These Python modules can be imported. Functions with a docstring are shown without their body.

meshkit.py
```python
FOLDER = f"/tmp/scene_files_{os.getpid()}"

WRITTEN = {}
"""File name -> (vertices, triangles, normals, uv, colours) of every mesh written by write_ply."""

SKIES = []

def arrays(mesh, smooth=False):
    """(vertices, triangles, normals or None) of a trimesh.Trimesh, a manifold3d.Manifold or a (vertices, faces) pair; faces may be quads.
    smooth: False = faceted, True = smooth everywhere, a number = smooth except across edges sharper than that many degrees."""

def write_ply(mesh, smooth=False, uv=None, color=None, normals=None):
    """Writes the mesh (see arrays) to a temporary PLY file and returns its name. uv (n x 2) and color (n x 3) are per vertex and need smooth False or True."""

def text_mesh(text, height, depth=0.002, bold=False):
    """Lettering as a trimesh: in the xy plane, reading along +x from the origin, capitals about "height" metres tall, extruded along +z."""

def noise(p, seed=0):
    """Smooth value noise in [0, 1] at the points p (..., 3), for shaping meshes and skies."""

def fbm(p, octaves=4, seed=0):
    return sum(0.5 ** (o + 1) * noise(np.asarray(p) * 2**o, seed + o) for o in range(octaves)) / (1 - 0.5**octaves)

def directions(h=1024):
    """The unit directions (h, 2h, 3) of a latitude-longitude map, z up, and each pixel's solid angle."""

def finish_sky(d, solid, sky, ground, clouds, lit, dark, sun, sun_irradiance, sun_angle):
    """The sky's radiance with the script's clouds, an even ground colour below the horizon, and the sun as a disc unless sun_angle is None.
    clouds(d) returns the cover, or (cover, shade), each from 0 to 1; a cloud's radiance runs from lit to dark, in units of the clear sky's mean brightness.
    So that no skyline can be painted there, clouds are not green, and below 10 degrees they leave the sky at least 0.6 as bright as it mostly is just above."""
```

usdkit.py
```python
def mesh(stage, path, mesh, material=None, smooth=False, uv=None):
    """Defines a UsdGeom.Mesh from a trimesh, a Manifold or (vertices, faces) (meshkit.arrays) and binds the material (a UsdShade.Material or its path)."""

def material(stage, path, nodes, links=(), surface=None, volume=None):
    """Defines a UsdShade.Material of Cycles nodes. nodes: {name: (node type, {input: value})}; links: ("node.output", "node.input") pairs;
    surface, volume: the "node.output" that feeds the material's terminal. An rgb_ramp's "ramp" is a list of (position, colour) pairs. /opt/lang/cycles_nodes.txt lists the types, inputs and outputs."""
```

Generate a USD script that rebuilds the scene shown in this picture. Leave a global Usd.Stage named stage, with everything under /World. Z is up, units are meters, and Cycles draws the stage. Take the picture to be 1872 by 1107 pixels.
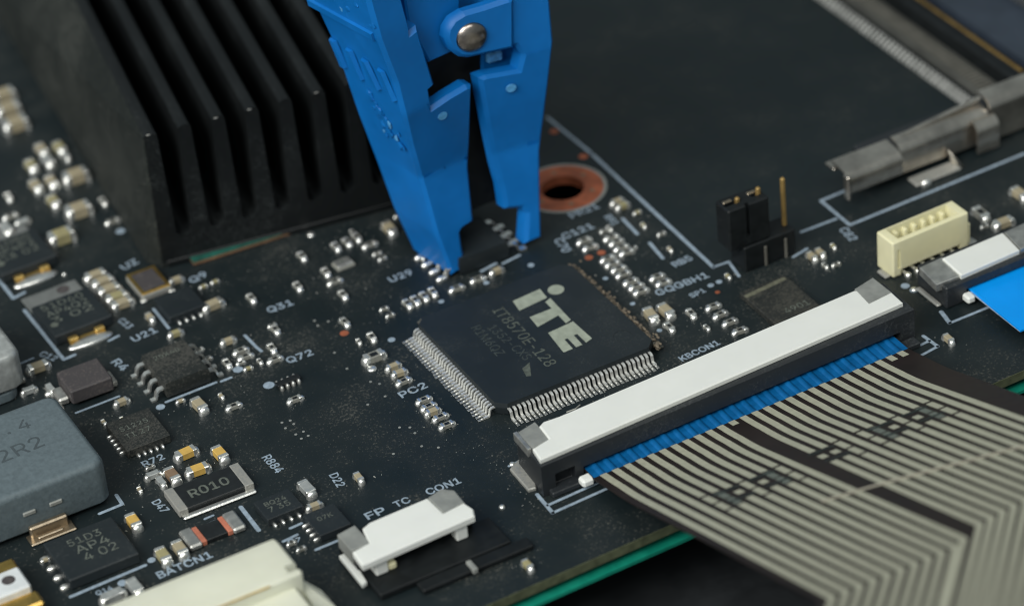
import math, random, numpy as np, trimesh, manifold3d, usdkit, meshkit
from shapely.geometry import Polygon, LineString, Point, box as sbox
from shapely.ops import unary_union
from pxr import Usd, UsdGeom, UsdLux, UsdShade, Gf, Sdf

random.seed(7)
rng = np.random.default_rng(7)
S = 0.001                      # every length below is in millimetres; the stage is in metres

CAM = {"right": [0.87248, -0.481463, -0.083502], "up": [0.336824, 0.468748, 0.816593], "back": [-0.354018, -0.740586, 0.571142], "pos": [-90.9347, -186.7527, 148.9663], "focal": 115.143}
PASSIVES = [
 ["between the heatsink and square chip", "R1", "x", -0.36, 22.85, 728, 395],
 ["between the heatsink and square chip", "R1", "y", -1.6, 16.23, 771, 471],
 ["between the heatsink and square chip", "R1", "y", -4.6, 22.89, 645, 425],
 ["between the heatsink and square chip", "R2", "y", -9.62, 22.21, 551, 467],
 ["between the heatsink and square chip", "R2", "y", -6.7, 21.8, 614, 450],
 ["between the heatsink and square chip", "R2", "y", -5.64, 21.87, 634, 442],
 ["between the heatsink and square chip", "R2", "y", -4.66, 22.03, 652, 433],
 ["between the heatsink and square chip", "R2", "x", -4.26, 20.36, 676, 447],
 ["between the heatsink and square chip", "C3", "y", -1.93, 21.38, 712, 418],
 ["between the heatsink and square chip", "R1", "x", -4.34, 18.9, 690, 464],
 ["between the heatsink and square chip", "R1", "x", -4.32, 18.0, 699, 473],
 ["between the heatsink and square chip", "R2", "y", -9.03, 18.96, 595, 497],
 ["between the heatsink and square chip", "R2", "x", -9.01, 17.29, 612, 514],
 ["between the heatsink and square chip", "R2", "y", -11.81, 18.47, 544, 523],
 ["between the heatsink and square chip", "R2", "y", -9.31, 15.23, 627, 538],
 ["behind the upper left chip edge", "R2", "y", -5.63, 11.0, 745, 555],
 ["behind the upper left chip edge", "R2", "y", -4.88, 11.07, 759, 548],
 ["behind the upper left chip edge", "R2", "y", -4.05, 11.15, 775, 541],
 ["behind the upper left chip edge", "R2", "y", -3.19, 11.28, 791, 533],
 ["behind the upper left chip edge", "R2", "x", -1.37, 10.58, 835, 526],
 ["behind the upper left chip edge", "R2", "x", 0.65, 10.7, 874, 510],
 ["behind the upper left chip edge", "C2", "x", 2.39, 10.75, 908, 496],
 ["in the column left of the square chip", "R1", "x", -7.46, 11.53, 702, 565],
 ["in the column left of the square chip", "R1", "x", -7.47, 10.44, 713, 577],
 ["in the column left of the square chip", "R2", "y", -10.91, 11.71, 630, 588],
 ["in the column left of the square chip", "R1", "y", -11.17, 8.67, 656, 625],
 ["in the column left of the square chip", "R2", "y", -10.05, 8.61, 679, 615],
 ["in the column left of the square chip", "R3", "x", -11.18, 5.95, 684, 652],
 ["in the column left of the square chip", "C2", "x", -10.5, 3.96, 719, 671],
 ["in the column left of the square chip", "C2", "x", -10.48, 2.94, 731, 682],
 ["in the column left of the square chip", "R2", "x", -10.67, 1.87, 738, 696],
 ["in the column left of the square chip", "R2", "x", -10.51, -1.19, 775, 730],
 ["in the column left of the square chip", "R2", "x", -10.59, -2.14, 784, 742],
 ["in the column left of the square chip", "C2", "x", -10.68, -3.0, 791, 753],
 ["in the column left of the square chip", "R2", "x", -10.47, -3.85, 805, 761],
 ["in the column left of the square chip", "R2", "x", -10.53, -5.02, 817, 776],
 ["on the bare area at centre left", "R1", "x", -15.86, 14.75, 498, 595],
 ["on the bare area at centre left", "R2", "y", -21.06, 12.14, 415, 663],
 ["on the bare area at centre left", "R1", "x", -20.11, 11.6, 440, 663],
 ["on the bare area at centre left", "R2", "y", -15.93, 14.08, 503, 601],
 ["on the bare area at centre left", "R2", "x", -18.67, 4.7, 540, 729],
 ["on the bare area at centre left", "R2", "y", -17.25, 11.92, 497, 635],
 ["on the bare area at centre left", "R2", "x", -17.69, 10.38, 503, 656],
 ["on the bare area at centre left", "R1", "y", -18.79, 10.89, 475, 661],
 ["around the dusty four leaded chip", "C3", "x", -33.76, 20.34, 70, 671],
 ["around the dusty four leaded chip", "S2", "y", -34.03, 17.12, 92, 711],
 ["around the dusty four leaded chip", "S2", "x", -35.51, 17.94, 53, 714],
 ["around the dusty four leaded chip", "R1", "x", -22.09, 15.17, 364, 639],
 ["around the dusty four leaded chip", "R1", "x", -22.05, 13.66, 379, 656],
 ["around the dusty four leaded chip", "C2", "x", -19.74, 14.73, 417, 624],
 ["around the dusty four leaded chip", "R2", "x", -19.44, 13.03, 440, 641],
 ["around the dusty four leaded chip", "R2", "x", -19.46, 12.09, 449, 651],
 ["around the dusty four leaded chip", "C3", "y", -25.22, 8.2, 364, 740],
 ["around the dusty four leaded chip", "R2", "x", -22.99, 6.67, 428, 742],
 ["around the dusty four leaded chip", "C1", "y", -23.23, 8.49, 405, 724],
 ["around the dusty four leaded chip", "C1", "x", -26.13, 9.78, 330, 733],
 ["around the dusty four leaded chip", "C2", "x", -30.05, 12.21, 223, 735],
 ["around the dusty four leaded chip", "C1", "x", -19.93, 10.58, 454, 673],
 ["around the dusty four leaded chip", "C1", "y", -30.87, 10.2, 224, 767],
 ["around the dusty four leaded chip", "C1", "y", -32.21, 10.72, 190, 772],
 ["near the gold rimmed crystal", "C2", "y", -23.59, 21.43, 274, 581],
 ["near the gold rimmed crystal", "C2", "x", -22.79, 18.17, 321, 610],
 ["near the gold rimmed crystal", "C3", "x", -18.66, 19.97, 390, 557],
 ["near the gold rimmed crystal", "R2", "y", -15.64, 19.19, 459, 544],
 ["near the gold rimmed crystal", "C1", "x", -18.15, 23.05, 372, 524],
 ["near the gold rimmed crystal", "C1", "x", -17.06, 23.12, 393, 515],
 ["near the gold rimmed crystal", "C2", "x", -19.64, 25.08, 323, 513],
 ["blurred, left of the heatsink", "C3", "y", -22.96, 48.59, 57, 304],
 ["blurred, left of the heatsink", "C3", "y", -23.84, 45.31, 66, 341],
 ["blurred, left of the heatsink", "C3", "y", -22.49, 45.13, 94, 333],
 ["blurred, left of the heatsink", "C3", "y", -23.52, 42.15, 97, 368],
 ["blurred, left of the heatsink", "C5", "x", -20.46, 44.39, 139, 324],
 ["blurred, left of the heatsink", "C5", "x", -22.34, 39.27, 144, 386],
 ["blurred, left of the heatsink", "C5", "x", -25.11, 36.39, 113, 434],
 ["blurred, left of the heatsink", "S3", "y", -21.46, 48.45, 87, 295],
 ["blurred, left of the heatsink", "S2", "y", -19.81, 48.24, 121, 287],
 ["blurred, left of the heatsink", "R2", "y", -19.92, 39.79, 188, 368],
 ["blurred, left of the heatsink", "R2", "x", -20.45, 36.45, 206, 404],
 ["blurred, left of the heatsink", "C5", "x", -21.2, 58.37, 15, 202],
 ["blurred, left of the heatsink", "C5", "x", -21.56, 55.62, 29, 229],
 ["blurred, left of the heatsink", "C3", "y", -19.78, 49.86, 109, 271],
 ["blurred, left of the heatsink", "C5", "x", -20.67, 60.88, 6, 177],
 ["blurred, left of the heatsink", "S3", "y", -28.47, 40.55, 11, 419],
 ["blurred, left of the heatsink", "S2", "x", -26.86, 40.85, 42, 406],
 ["blurred, left of the heatsink", "C3", "y", -21.21, 50.5, 76, 274],
 ["blurred, left of the heatsink", "R2", "x", -27.37, 42.4, 19, 395],
 ["blurred, left of the heatsink", "R2", "y", -26.39, 45.37, 15, 359],
 ["in the staircase row beside power chips", "C3", "x", -24.92, 29.57, 175, 504],
 ["in the staircase row beside power chips", "C3", "x", -24.76, 28.35, 188, 515],
 ["in the staircase row beside power chips", "C3", "x", -24.77, 27.02, 200, 529],
 ["in the staircase row beside power chips", "C3", "x", -24.69, 25.64, 214, 543],
 ["in the staircase row beside power chips", "C3", "x", -24.67, 24.55, 224, 554],
 ["above the R010 resistor", "S2", "x", -31.76, 2.27, 280, 869],
 ["above the R010 resistor", "R1", "x", -31.49, 3.44, 274, 854],
 ["above the R010 resistor", "Y3", "x", -28.59, 3.19, 340, 828],
 ["above the R010 resistor", "Y3", "y", -26.48, 1.61, 402, 830],
 ["above the R010 resistor", "Y3", "x", -28.7, 0.79, 362, 859],
 ["above the R010 resistor", "B3", "y", -30.59, 1.29, 315, 869],
 ["above the R010 resistor", "S2", "y", -31.59, 1.13, 295, 881],
 ["above the R010 resistor", "C1", "y", -33.28, 1.32, 255, 895],
 ["near the BATCN1 print", "S3", "x", -39.92, -9.15, 206, 1089],
 ["near the BATCN1 print", "S3", "y", -38.18, -9.14, 247, 1072],
 ["near the BATCN1 print", "Y3", "y", -35.26, -2.16, 244, 953],
 ["near the BATCN1 print", "C3", "y", -35.03, -7.07, 298, 1015],
 ["near the BATCN1 print", "C3", "y", -33.69, -7.05, 329, 1003],
 ["near the BATCN1 print", "C1", "x", -42.37, -2.3, 83, 1023],
 ["near the short white connector", "R1", "x", -26.53, -10.97, 533, 993],
 ["near the short white connector", "R1", "x", -26.22, -11.96, 551, 1003],
 ["near the short white connector", "S3", "y", -22.87, -6.03, 561, 893],
 ["near the short white connector", "C2", "y", -19.05, -7.03, 656, 874],
 ["near the short white connector", "C2", "x", -23.29, -8.17, 575, 926],
 ["near the short white connector", "C2", "y", -13.58, -23.09, 965, 1033],
 ["between copper ring and square chip", "R1", "y", 13.02, 10.83, 1115, 418],
 ["between copper ring and square chip", "R1", "x", 13.09, 7.18, 1158, 454],
 ["between copper ring and square chip", "R1", "x", 16.05, 7.63, 1209, 428],
 ["between copper ring and square chip", "C1", "x", 16.06, 11.52, 1165, 389],
 ["between copper ring and square chip", "C2", "x", 15.45, 13.73, 1128, 370],
 ["between copper ring and square chip", "C2", "x", 15.5, 12.92, 1139, 377],
 ["between copper ring and square chip", "R1", "x", 12.47, 10.8, 1104, 422],
 ["between copper ring and square chip", "R2", "x", 12.44, 9.56, 1118, 433],
 ["between copper ring and square chip", "R2", "x", 12.45, 8.73, 1127, 442],
 ["between copper ring and square chip", "R2", "x", 12.36, 7.81, 1136, 452],
 ["between copper ring and square chip", "R2", "x", 12.39, 6.97, 1146, 460],
 ["between copper ring and square chip", "R2", "x", 10.39, 10.47, 1068, 439],
 ["between copper ring and square chip", "R2", "x", 10.33, 9.35, 1079, 451],
 ["between copper ring and square chip", "C1", "y", 15.48, 9.54, 1177, 413],
 ["between copper ring and square chip", "C1", "y", 15.44, 5.31, 1225, 456],
 ["along the right chip edge", "R2", "x", 10.65, 7.09, 1111, 472],
 ["along the right chip edge", "R2", "x", 10.61, 6.22, 1120, 481],
 ["along the right chip edge", "R2", "x", 10.66, 5.31, 1131, 491],
 ["along the right chip edge", "R2", "x", 10.57, 4.44, 1140, 500],
 ["along the right chip edge", "R2", "x", 10.52, 3.21, 1153, 514],
 ["along the right chip edge", "R2", "x", 10.53, 2.37, 1163, 523],
 ["along the right chip edge", "R2", "x", 10.51, 1.55, 1172, 531],
 ["along the right chip edge", "R2", "x", 12.59, 2.51, 1202, 505],
 ["along the right chip edge", "R2", "x", 12.58, 1.53, 1213, 516],
 ["along the right chip edge", "C1", "y", 17.24, -0.67, 1331, 505],
 ["between chip and long connector", "C3", "y", 9.33, -1.88, 1189, 576],
 ["between chip and long connector", "C3", "y", 10.6, -2.09, 1217, 568],
 ["between chip and long connector", "R2", "y", 9.79, -3.94, 1223, 597],
 ["between chip and long connector", "R2", "y", 12.14, -3.37, 1263, 572],
 ["between chip and long connector", "R1", "y", 12.16, -5.66, 1292, 599],
 ["between chip and long connector", "R2", "x", 14.07, -3.6, 1304, 560],
 ["between chip and long connector", "R2", "x", 13.94, -4.85, 1317, 574],
 ["between chip and long connector", "R2", "x", 14.02, -6.14, 1335, 588],
 ["between chip and long connector", "R2", "x", 14.03, -7.59, 1353, 604],
 ["left of the cream socket", "C2", "y", 24.08, -2.39, 1484, 470],
 ["left of the cream socket", "C2", "y", 24.89, -2.37, 1499, 463],
 ["left of the cream socket", "R1", "y", 24.3, -3.97, 1508, 486],
 ["left of the cream socket", "R1", "x", 25.12, -4.32, 1528, 483],
 ["left of the cream socket", "C1", "y", 26.34, -2.07, 1523, 451],
 ["right of the cream socket", "R3", "y", 38.4, -5.37, 1793, 391],
 ["right of the cream socket", "R1", "x", 37.73, -6.78, 1799, 414],
 ["right of the cream socket", "C3", "x", 39.11, -7.5, 1835, 408],
 ["right of the cream socket", "C3", "y", 42.64, -4.81, 1864, 354],
 ["right of the long ribbon", "C2", "y", 26.42, -17.91, 1734, 620]]
SILK_LINES = [
 [0.32, [[17.61, 21.74], [17.06, 1.24]]],
 [0.25, [[17.08, 1.27], [18.46, 1.19], [18.05, -1.03]]],
 [0.28, [[25.51, 1.34], [28.83, 1.29]]],
 [0.3, [[33.33, 4.37], [29.29, 4.24], [29.23, -0.12], [46.78, 0.23]]],
 [0.3, [[-31.67, 34.34], [-31.69, 30.97], [-30.61, 31.23]]],
 [0.3, [[-31.57, 28.83], [-31.54, 20.51], [-30.55, 20.59]]],
 [0.25, [[-27.52, 20.77], [-26.61, 20.93]]],
 [0.25, [[-22.76, 22.72], [-22.84, 19.48]]],
 [0.25, [[-27.07, 10.49], [-22.77, 10.56]]],
 [0.25, [[-22.35, 10.44], [-21.51, 10.45]]],
 [0.2, [[-33.47, 13.32], [-29.82, 13.36]]],
 [0.25, [[-18.19, 14.99], [-18.11, 12.87], [-18.02, 12.24]]],
 [0.16, [[-35.57, 22.01], [-33.5, 22.13]]],
 [0.28, [[-36.87, 0.6], [-35.0, 0.65], [-34.94, 1.96]]],
 [0.28, [[-42.4, -7.1], [-36.44, -6.93]]],
 [0.2, [[-30.59, -4.53], [-29.9, -4.5]]],
 [0.2, [[-30.65, -5.16], [-29.96, -5.14]]],
 [0.2, [[-30.76, -6.76], [-30.06, -6.7]]],
 [0.2, [[-30.78, -7.17], [-30.08, -7.11]]],
 [0.34, [[-27.77, -4.79], [-27.83, -8.05]]],
 [0.15, [[-30.84, -3.6], [-27.44, -3.59]]],
 [0.25, [[-25.79, -9.18], [-24.87, -9.14]]],
 [0.25, [[-26.88, -10.26], [-25.7, -10.15]]],
 [0.25, [[-25.32, -12.5], [-23.46, -12.48]]],
 [0.3, [[-8.93, -16.12], [-9.04, -18.67]]],
 [0.25, [[-8.9, -17.69], [-4.47, -17.51]]],
 [0.25, [[-9.04, -18.67], [-4.3, -18.49]]],
 [0.3, [[25.28, -16.19], [25.4, -17.95]]],
 [0.25, [[23.39, -17.07], [25.3, -16.99]]],
 [0.25, [[25.4, -17.95], [23.63, -18.19]]],
 [0.35, [[28.24, -14.35], [27.91, -15.94]]],
 [0.25, [[27.89, -15.97], [31.53, -15.98]]],
 [0.3, [[1.55, 11.78], [3.01, 12.05]]],
 [0.25, [[3.48, 11.71], [5.17, 11.96]]],
 [0.3, [[14.7, 11.59], [14.53, 8.95]]],
 [0.3, [[14.68, 7.23], [14.42, 4.72]]],
 [0.25, [[23.03, -1.27], [24.57, -0.93]]],
 [0.25, [[-8.98, -11.97], [-7.86, -11.88]]],
 [0.3, [[17.41, 29.07], [17.62, 21.76]]]]
DOTS = [
 ["white", -8.83, 7.57, 0.3],
 ["white", 1.06, 10.07, 0.24],
 ["white", -3.15, 9.91, 0.24],
 ["white", 5.23, 10.16, 0.27],
 ["white", -19.49, 7.79, 0.45],
 ["white", -27.69, 10.16, 0.36],
 ["white", -20.61, 11.1, 0.4],
 ["white", -38.64, -7.83, 0.36],
 ["white", -35.83, -6.65, 0.3],
 ["white", 9.18, 0.68, 0.22],
 ["white", 9.05, -3.68, 0.22],
 ["white", 9.21, 4.99, 0.22],
 ["white", 15.55, -0.78, 0.26],
 ["white", 16.34, -0.75, 0.26],
 ["white", 27.97, -9.84, 0.36],
 ["white", 28.17, -10.69, 0.32],
 ["white", -20.46, 34.89, 0.4],
 ["copper", -11.52, 10.57, 0.36],
 ["copper", 9.6, 8.33, 0.34],
 ["copper", 10.77, 8.34, 0.34],
 ["tin", -7.51, 24.84, 0.34],
 ["tin", -11.88, 5.0, 0.4],
 ["tin", -26.89, 31.65, 0.2],
 ["tin", 28.22, -10.67, 0.3],
 ["tin", 28.9, -11.16, 0.3],
 ["tin", 28.85, -12.12, 0.3],
 ["copper", 16.82, 21.78, 0.4],
 ["copper", 16.79, 26.74, 0.4],
 ["copper", 15.49, -1.91, 0.2],
 ["tin", -11.79, -15.98, 0.25],
 ["tin", -8.7, -11.95, 0.25],
 ["via", -20.73, 2.82, 0.1],
 ["via", -20.09, 2.68, 0.1],
 ["via", -20.81, 2.02, 0.1],
 ["via", -20.06, 2.13, 0.1],
 ["via", -20.5, 0.85, 0.1],
 ["via", -19.86, 0.83, 0.1],
 ["via", -20.38, 0.13, 0.1],
 ["via", -19.79, 0.14, 0.1],
 ["via", -13.56, -2.98, 0.1],
 ["via", -12.91, -3.44, 0.1],
 ["via", -12.92, -4.28, 0.1],
 ["via", -12.72, 13.52, 0.1],
 ["via", -12.79, 12.75, 0.1],
 ["via", -11.85, 12.78, 0.1],
 ["via", -12.73, 3.55, 0.1],
 ["via", -12.28, 2.9, 0.1],
 ["via", -12.66, 1.2, 0.1],
 ["via", -14.25, 1.03, 0.1],
 ["via", -13.25, -6.03, 0.1],
 ["via", -12.29, -6.91, 0.1],
 ["via", -15.45, -5.63, 0.1],
 ["via", -13.33, 8.67, 0.1],
 ["via", -13.47, 6.18, 0.1]]
TEXTS = [
 ["Q31", -15.46, 16.66, -12.85, 16.55],
 ["Q72", -17.17, 9.49, -14.54, 9.42],
 ["PC2", -11.9, 0.23, -9.13, 0.34],
 ["U29", -5.4, 14.68, -2.92, 14.7],
 ["R884", -23.93, -0.01, -23.82, -2.9],
 ["D22", -20.62, -4.97, -20.79, -7.02],
 ["D47", -33.11, -0.23, -32.93, -2.23],
 ["BATCN1", -36.61, -8.95, -31.47, -8.91],
 ["Q14", -40.86, -8.07, -39.35, -8.09],
 ["KBCON1", 8.05, -8.24, 12.36, -7.97],
 ["GQGBH1", 10.94, 0.42, 16.58, 0.26],
 ["SP1", 13.3, -1.39, 14.97, -1.3],
 ["RB5", 14.43, 3.01, 16.55, 3.18],
 ["PR21", 11.08, 14.1, 14.3, 14.18],
 ["C121", 9.05, 11.81, 12.47, 11.83],
 ["C70", 8.55, 12.42, 8.2, 9.96],
 ["R91", 13.57, 12.92, 13.53, 11.05],
 ["U21", -26.1, 19.38, -23.51, 19.61],
 ["FP", -20.75, -11.59, -18.9, -11.61],
 ["TC", -18.35, -11.52, -16.85, -11.52],
 ["CON1", -15.85, -11.57, -12.56, -11.68],
 ["C12", -33.09, 22.41, -32.21, 20.64],
 ["C13", -25.9, 23.08, -25.6, 21.22],
 ["R4", -28.63, 18.09, -28.27, 16.15],
 ["UZ", -22.61, 29.29, -20.85, 29.63],
 ["Q9", -18.77, 24.19, -16.87, 24.53],
 ["R72", -31.96, 3.85, -29.86, 3.93],
 ["C82", 28.14, 0.05, 27.94, -2.27],
 ["C7", -26.8, -10.8, -25.7, -11.08]]
CLIP_L = [[-0.19, 0.0], [-1.14, 4.14], [-1.76, 8.62], [-2.48, 13.17], [-2.83, 16.02], [-3.2, 19.35], [-4.2, 23.64], [-4.73, 27.4], [-1.7, 26.2], [-1.3, 23.7], [-1.3, 23.18], [-0.63, 23.41], [0.33, 17.76], [-0.22, 17.54], [-0.15, 15.92], [1.41, 16.29], [3.17, 16.55], [3.68, 16.34], [3.02, 10.8], [2.68, 8.81], [2.52, 3.9], [1.4, 3.7], [1.16, 3.42], [1.18, 1.79], [1.38, 0.59], [1.65, 0.13]]
CLIP_R = [[-1.67, 0.04], [-1.62, 2.9], [-1.89, 3.51], [-3.38, 3.87], [-3.47, 5.96], [-3.79, 8.11], [-4.08, 11.1], [-4.48, 16.6], [-3.22, 16.65], [-0.49, 16.32], [-0.08, 17.54], [-0.53, 18.57], [-0.94, 18.7], [-0.57, 22.75], [2.74, 21.76], [2.66, 17.98], [1.99, 14.31], [1.36, 11.11], [0.75, 8.26], [0.5, 5.29], [0.13, 0.22]]
CLIP_ARM = [[-0.49, 22.98], [-0.89, 18.59], [-2.9, 18.73], [-4.67, 18.86], [-5.47, 19.2], [-6.2, 20.06], [-6.5, 21.16], [-6.3, 21.98], [-5.7, 22.67], [-4.73, 23.0], [-3.08, 23.01], [-0.95, 23.12]]
CLIP_PIN = [-4.39, 20.71]
CLIP_IN = [[-1.66, 26.55], [-1.38, 23.61], [0.08, 19.57], [1.67, 19.68], [1.48, 20.83], [2.12, 24.69], [2.16, 25.05]]
CLIP_DOTS = [[0.77, 14.69], [-1.28, 14.93]]
CLIP_SIDE = {"e0": [-0.939, 12.16, 0.3], "ed": [-0.1626, -0.0171, 0.9865], "w": [-0.1392, 0.9903, 0.0], "n": [-0.977, -0.1373, -0.1634]}
CLIP_RIBS = [[[20.33, 8.62], [17.9, 8.13]], [[20.4, 6.34], [17.79, 5.83]], [[20.33, 4.25], [17.94, 3.45]], [[20.41, 2.02], [17.79, 1.41]]]
CLIP_LEDGE = [[22.89, 9.82], [23.62, 0.65]]
CLIP_BACK = [[0.34, 5.31], [20.82, 8.48], [23.56, 9.53]]
CLIP_ROUGH = [[13.44, 4.59], [13.68, 2.94], [13.44, 2.27], [14.46, 3.39], [12.31, 2.55], [16.01, 4.86], [15.53, 4.09], [25.85, 2.99], [25.67, 4.3], [25.21, 1.29], [25.68, 2.02], [24.67, 3.98]]
LOGO = {"i_stem": [[0.65, 4.66], [3.23, 4.86], [3.1, 3.48], [0.44, 3.21]], "t_stem": [[0.67, 1.96], [3.18, 1.97], [3.09, 0.94], [0.55, 0.43]], "t_bar": [[2.7, 3.04], [3.28, 3.27], [3.14, -0.26], [2.61, -0.42]], "e_body": [[0.82, -0.74], [3.17, -0.55], [3.26, -3.37], [2.42, -3.65], [0.64, -3.7], [0.53, -3.65]], "i_dot": [[4.2, 4.02], [4.89, 3.67]], "notch": [[[1.43, -2.24], [1.71, -2.26], [1.66, -3.2], [1.34, -3.24]], [[2.3, -2.16], [2.61, -2.21], [2.6, -3.25], [2.21, -3.33]]]}
CHIPTXT = [["IT8570E-128", -1.35, 4.49, -1.5, -4.6], ["1352-CXS", -2.79, 2.64, -2.46, -2.88], ["R1M6QZ", -3.84, 3.39, -3.97, -1.11]]
CHIPTRI = [[-2.25, -3.29], [-3.14, -3.69], [-3.35, -4.74], [-3.01, -4.9]]
CHIPDIMPLE = [5.38, -4.48]
CON_WHITE = [[-8.41, -15.08], [-8.61, -16.59], [23.89, -15.54], [23.97, -13.98], [21.74, -12.05], [-5.01, -12.81], [-6.2, -12.71], [-6.69, -13.01], [-6.84, -14.75]]
CON_TABS = [[[-8.32, -12.59], [-6.61, -12.18], [-6.72, -14.67], [-8.35, -14.88]], [[21.87, -11.95], [23.87, -11.49], [23.92, -14.01], [21.64, -14.25]]]
CON2_WHITE = [[-24.34, -17.09], [-24.42, -18.85], [-15.19, -18.52], [-14.89, -17.79], [-15.13, -16.69], [-16.91, -16.93], [-17.04, -14.72], [-21.85, -14.82], [-22.54, -15.12], [-22.89, -16.88]]
CON2_TABS = [[[-24.35, -14.64], [-22.82, -14.39], [-22.74, -16.91], [-24.33, -16.87]], [[-17.02, -14.79], [-15.76, -14.4], [-15.04, -15.14], [-15.11, -16.84], [-16.93, -17.06]]]
CON2_ARM = [[-24.6, -15.02], [-23.77, -14.98], [-24.23, -18.76], [-24.66, -18.91]]
CON3_WHITE = [[30.5, -11.32], [30.33, -14.11], [36.01, -13.89], [36.38, -11.18]]
CON3_TABS = [[[28.46, -11.1], [30.76, -10.95], [30.38, -13.89], [28.2, -13.81]], [[36.46, -11.24], [36.09, -13.94], [39.8, -13.56], [39.72, -11.01]]]
BLUEFLEX = [[30.98, -14.61], [30.8, -20.9]]
CRYSTAL = [-7.33, 19.11]
CONFOOT = [[-8.0, -11.85], [-7.76, -12.5], [-8.15, -14.61], [-8.75, -15.68], [-9.34, -15.59], [-9.24, -12.58]]
FLANK = [-17.77, 54.95]
INDTXT = [[-41.34, 8.35], [-38.58, 7.99], [-42.1, 5.13], [-38.57, 5.29]]
ARRAY = [-18.16, 7.07]
RIB = {"T0": 0.2, "T1": 0.4, "L0": 7.0, "Y0": -17.85, "Z0": 0.9}

# ------------------------------------------------------------------ stage, camera, light
stage = Usd.Stage.CreateInMemory()
UsdGeom.SetStageUpAxis(stage, UsdGeom.Tokens.z)
UsdGeom.SetStageMetersPerUnit(stage, 1.0)
UsdGeom.Xform.Define(stage, '/World')
cam = UsdGeom.Camera.Define(stage, '/World/camera')
r_, u_, b_, c_ = CAM['right'], CAM['up'], CAM['back'], CAM['pos']
cam.AddTransformOp().Set(Gf.Matrix4d(*r_, 0, *u_, 0, *b_, 0, *[x * S for x in c_], 1))
cam.CreateHorizontalApertureAttr(36.0)
cam.CreateFocalLengthAttr(CAM['focal'])
cam.CreateClippingRangeAttr(Gf.Vec2f(0.02, 50.0))
cam.CreateFStopAttr(28.0)
FOC = np.array([3.0, -11.0, 2.5])
cam.CreateFocusDistanceAttr(float(abs((FOC - np.array(c_)) @ np.array(b_))) * S)
cam.CreateExposureAttr(0.0)

def rect_light(name, pos, target, w, h, inten, color):
    l = UsdLux.RectLight.Define(stage, '/World/' + name)
    pos, target = np.array(pos, float), np.array(target, float)
    z = pos - target; z /= np.linalg.norm(z)
    x = np.cross([0, 0, 1], z); x /= np.linalg.norm(x); y = np.cross(z, x)
    l.AddTransformOp().Set(Gf.Matrix4d(*x.tolist(), 0, *y.tolist(), 0, *z.tolist(), 0, *(pos * S).tolist(), 1))
    l.CreateWidthAttr(w * S); l.CreateHeightAttr(h * S)
    l.CreateIntensityAttr(inten); l.CreateColorAttr(Gf.Vec3f(*color))
rect_light('window_lamp', (-520, -210, 490), (0, 0, 0), 560, 440, 8.1, (1.0, 1.0, 0.965))
rect_light('ceiling_lamp', (-60, -400, 640), (0, 0, 0), 360, 260, 4.6, (1.0, 0.985, 0.93))

def mat(name, nodes, links=(), surface='p.BSDF'):
    return usdkit.material(stage, '/World/Looks/' + name, nodes, links, surface=surface)
usdkit.material(stage, '/World/Looks/room_air', {'b': ('background_shader', {'color': (0.80, 0.95, 1.0), 'strength': 0.21})}, surface='b.background')
dome = UsdLux.DomeLight.Define(stage, '/World/room_light')
UsdShade.MaterialBindingAPI.Apply(dome.GetPrim()).Bind(UsdShade.Material.Get(stage, '/World/Looks/room_air'))

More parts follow.
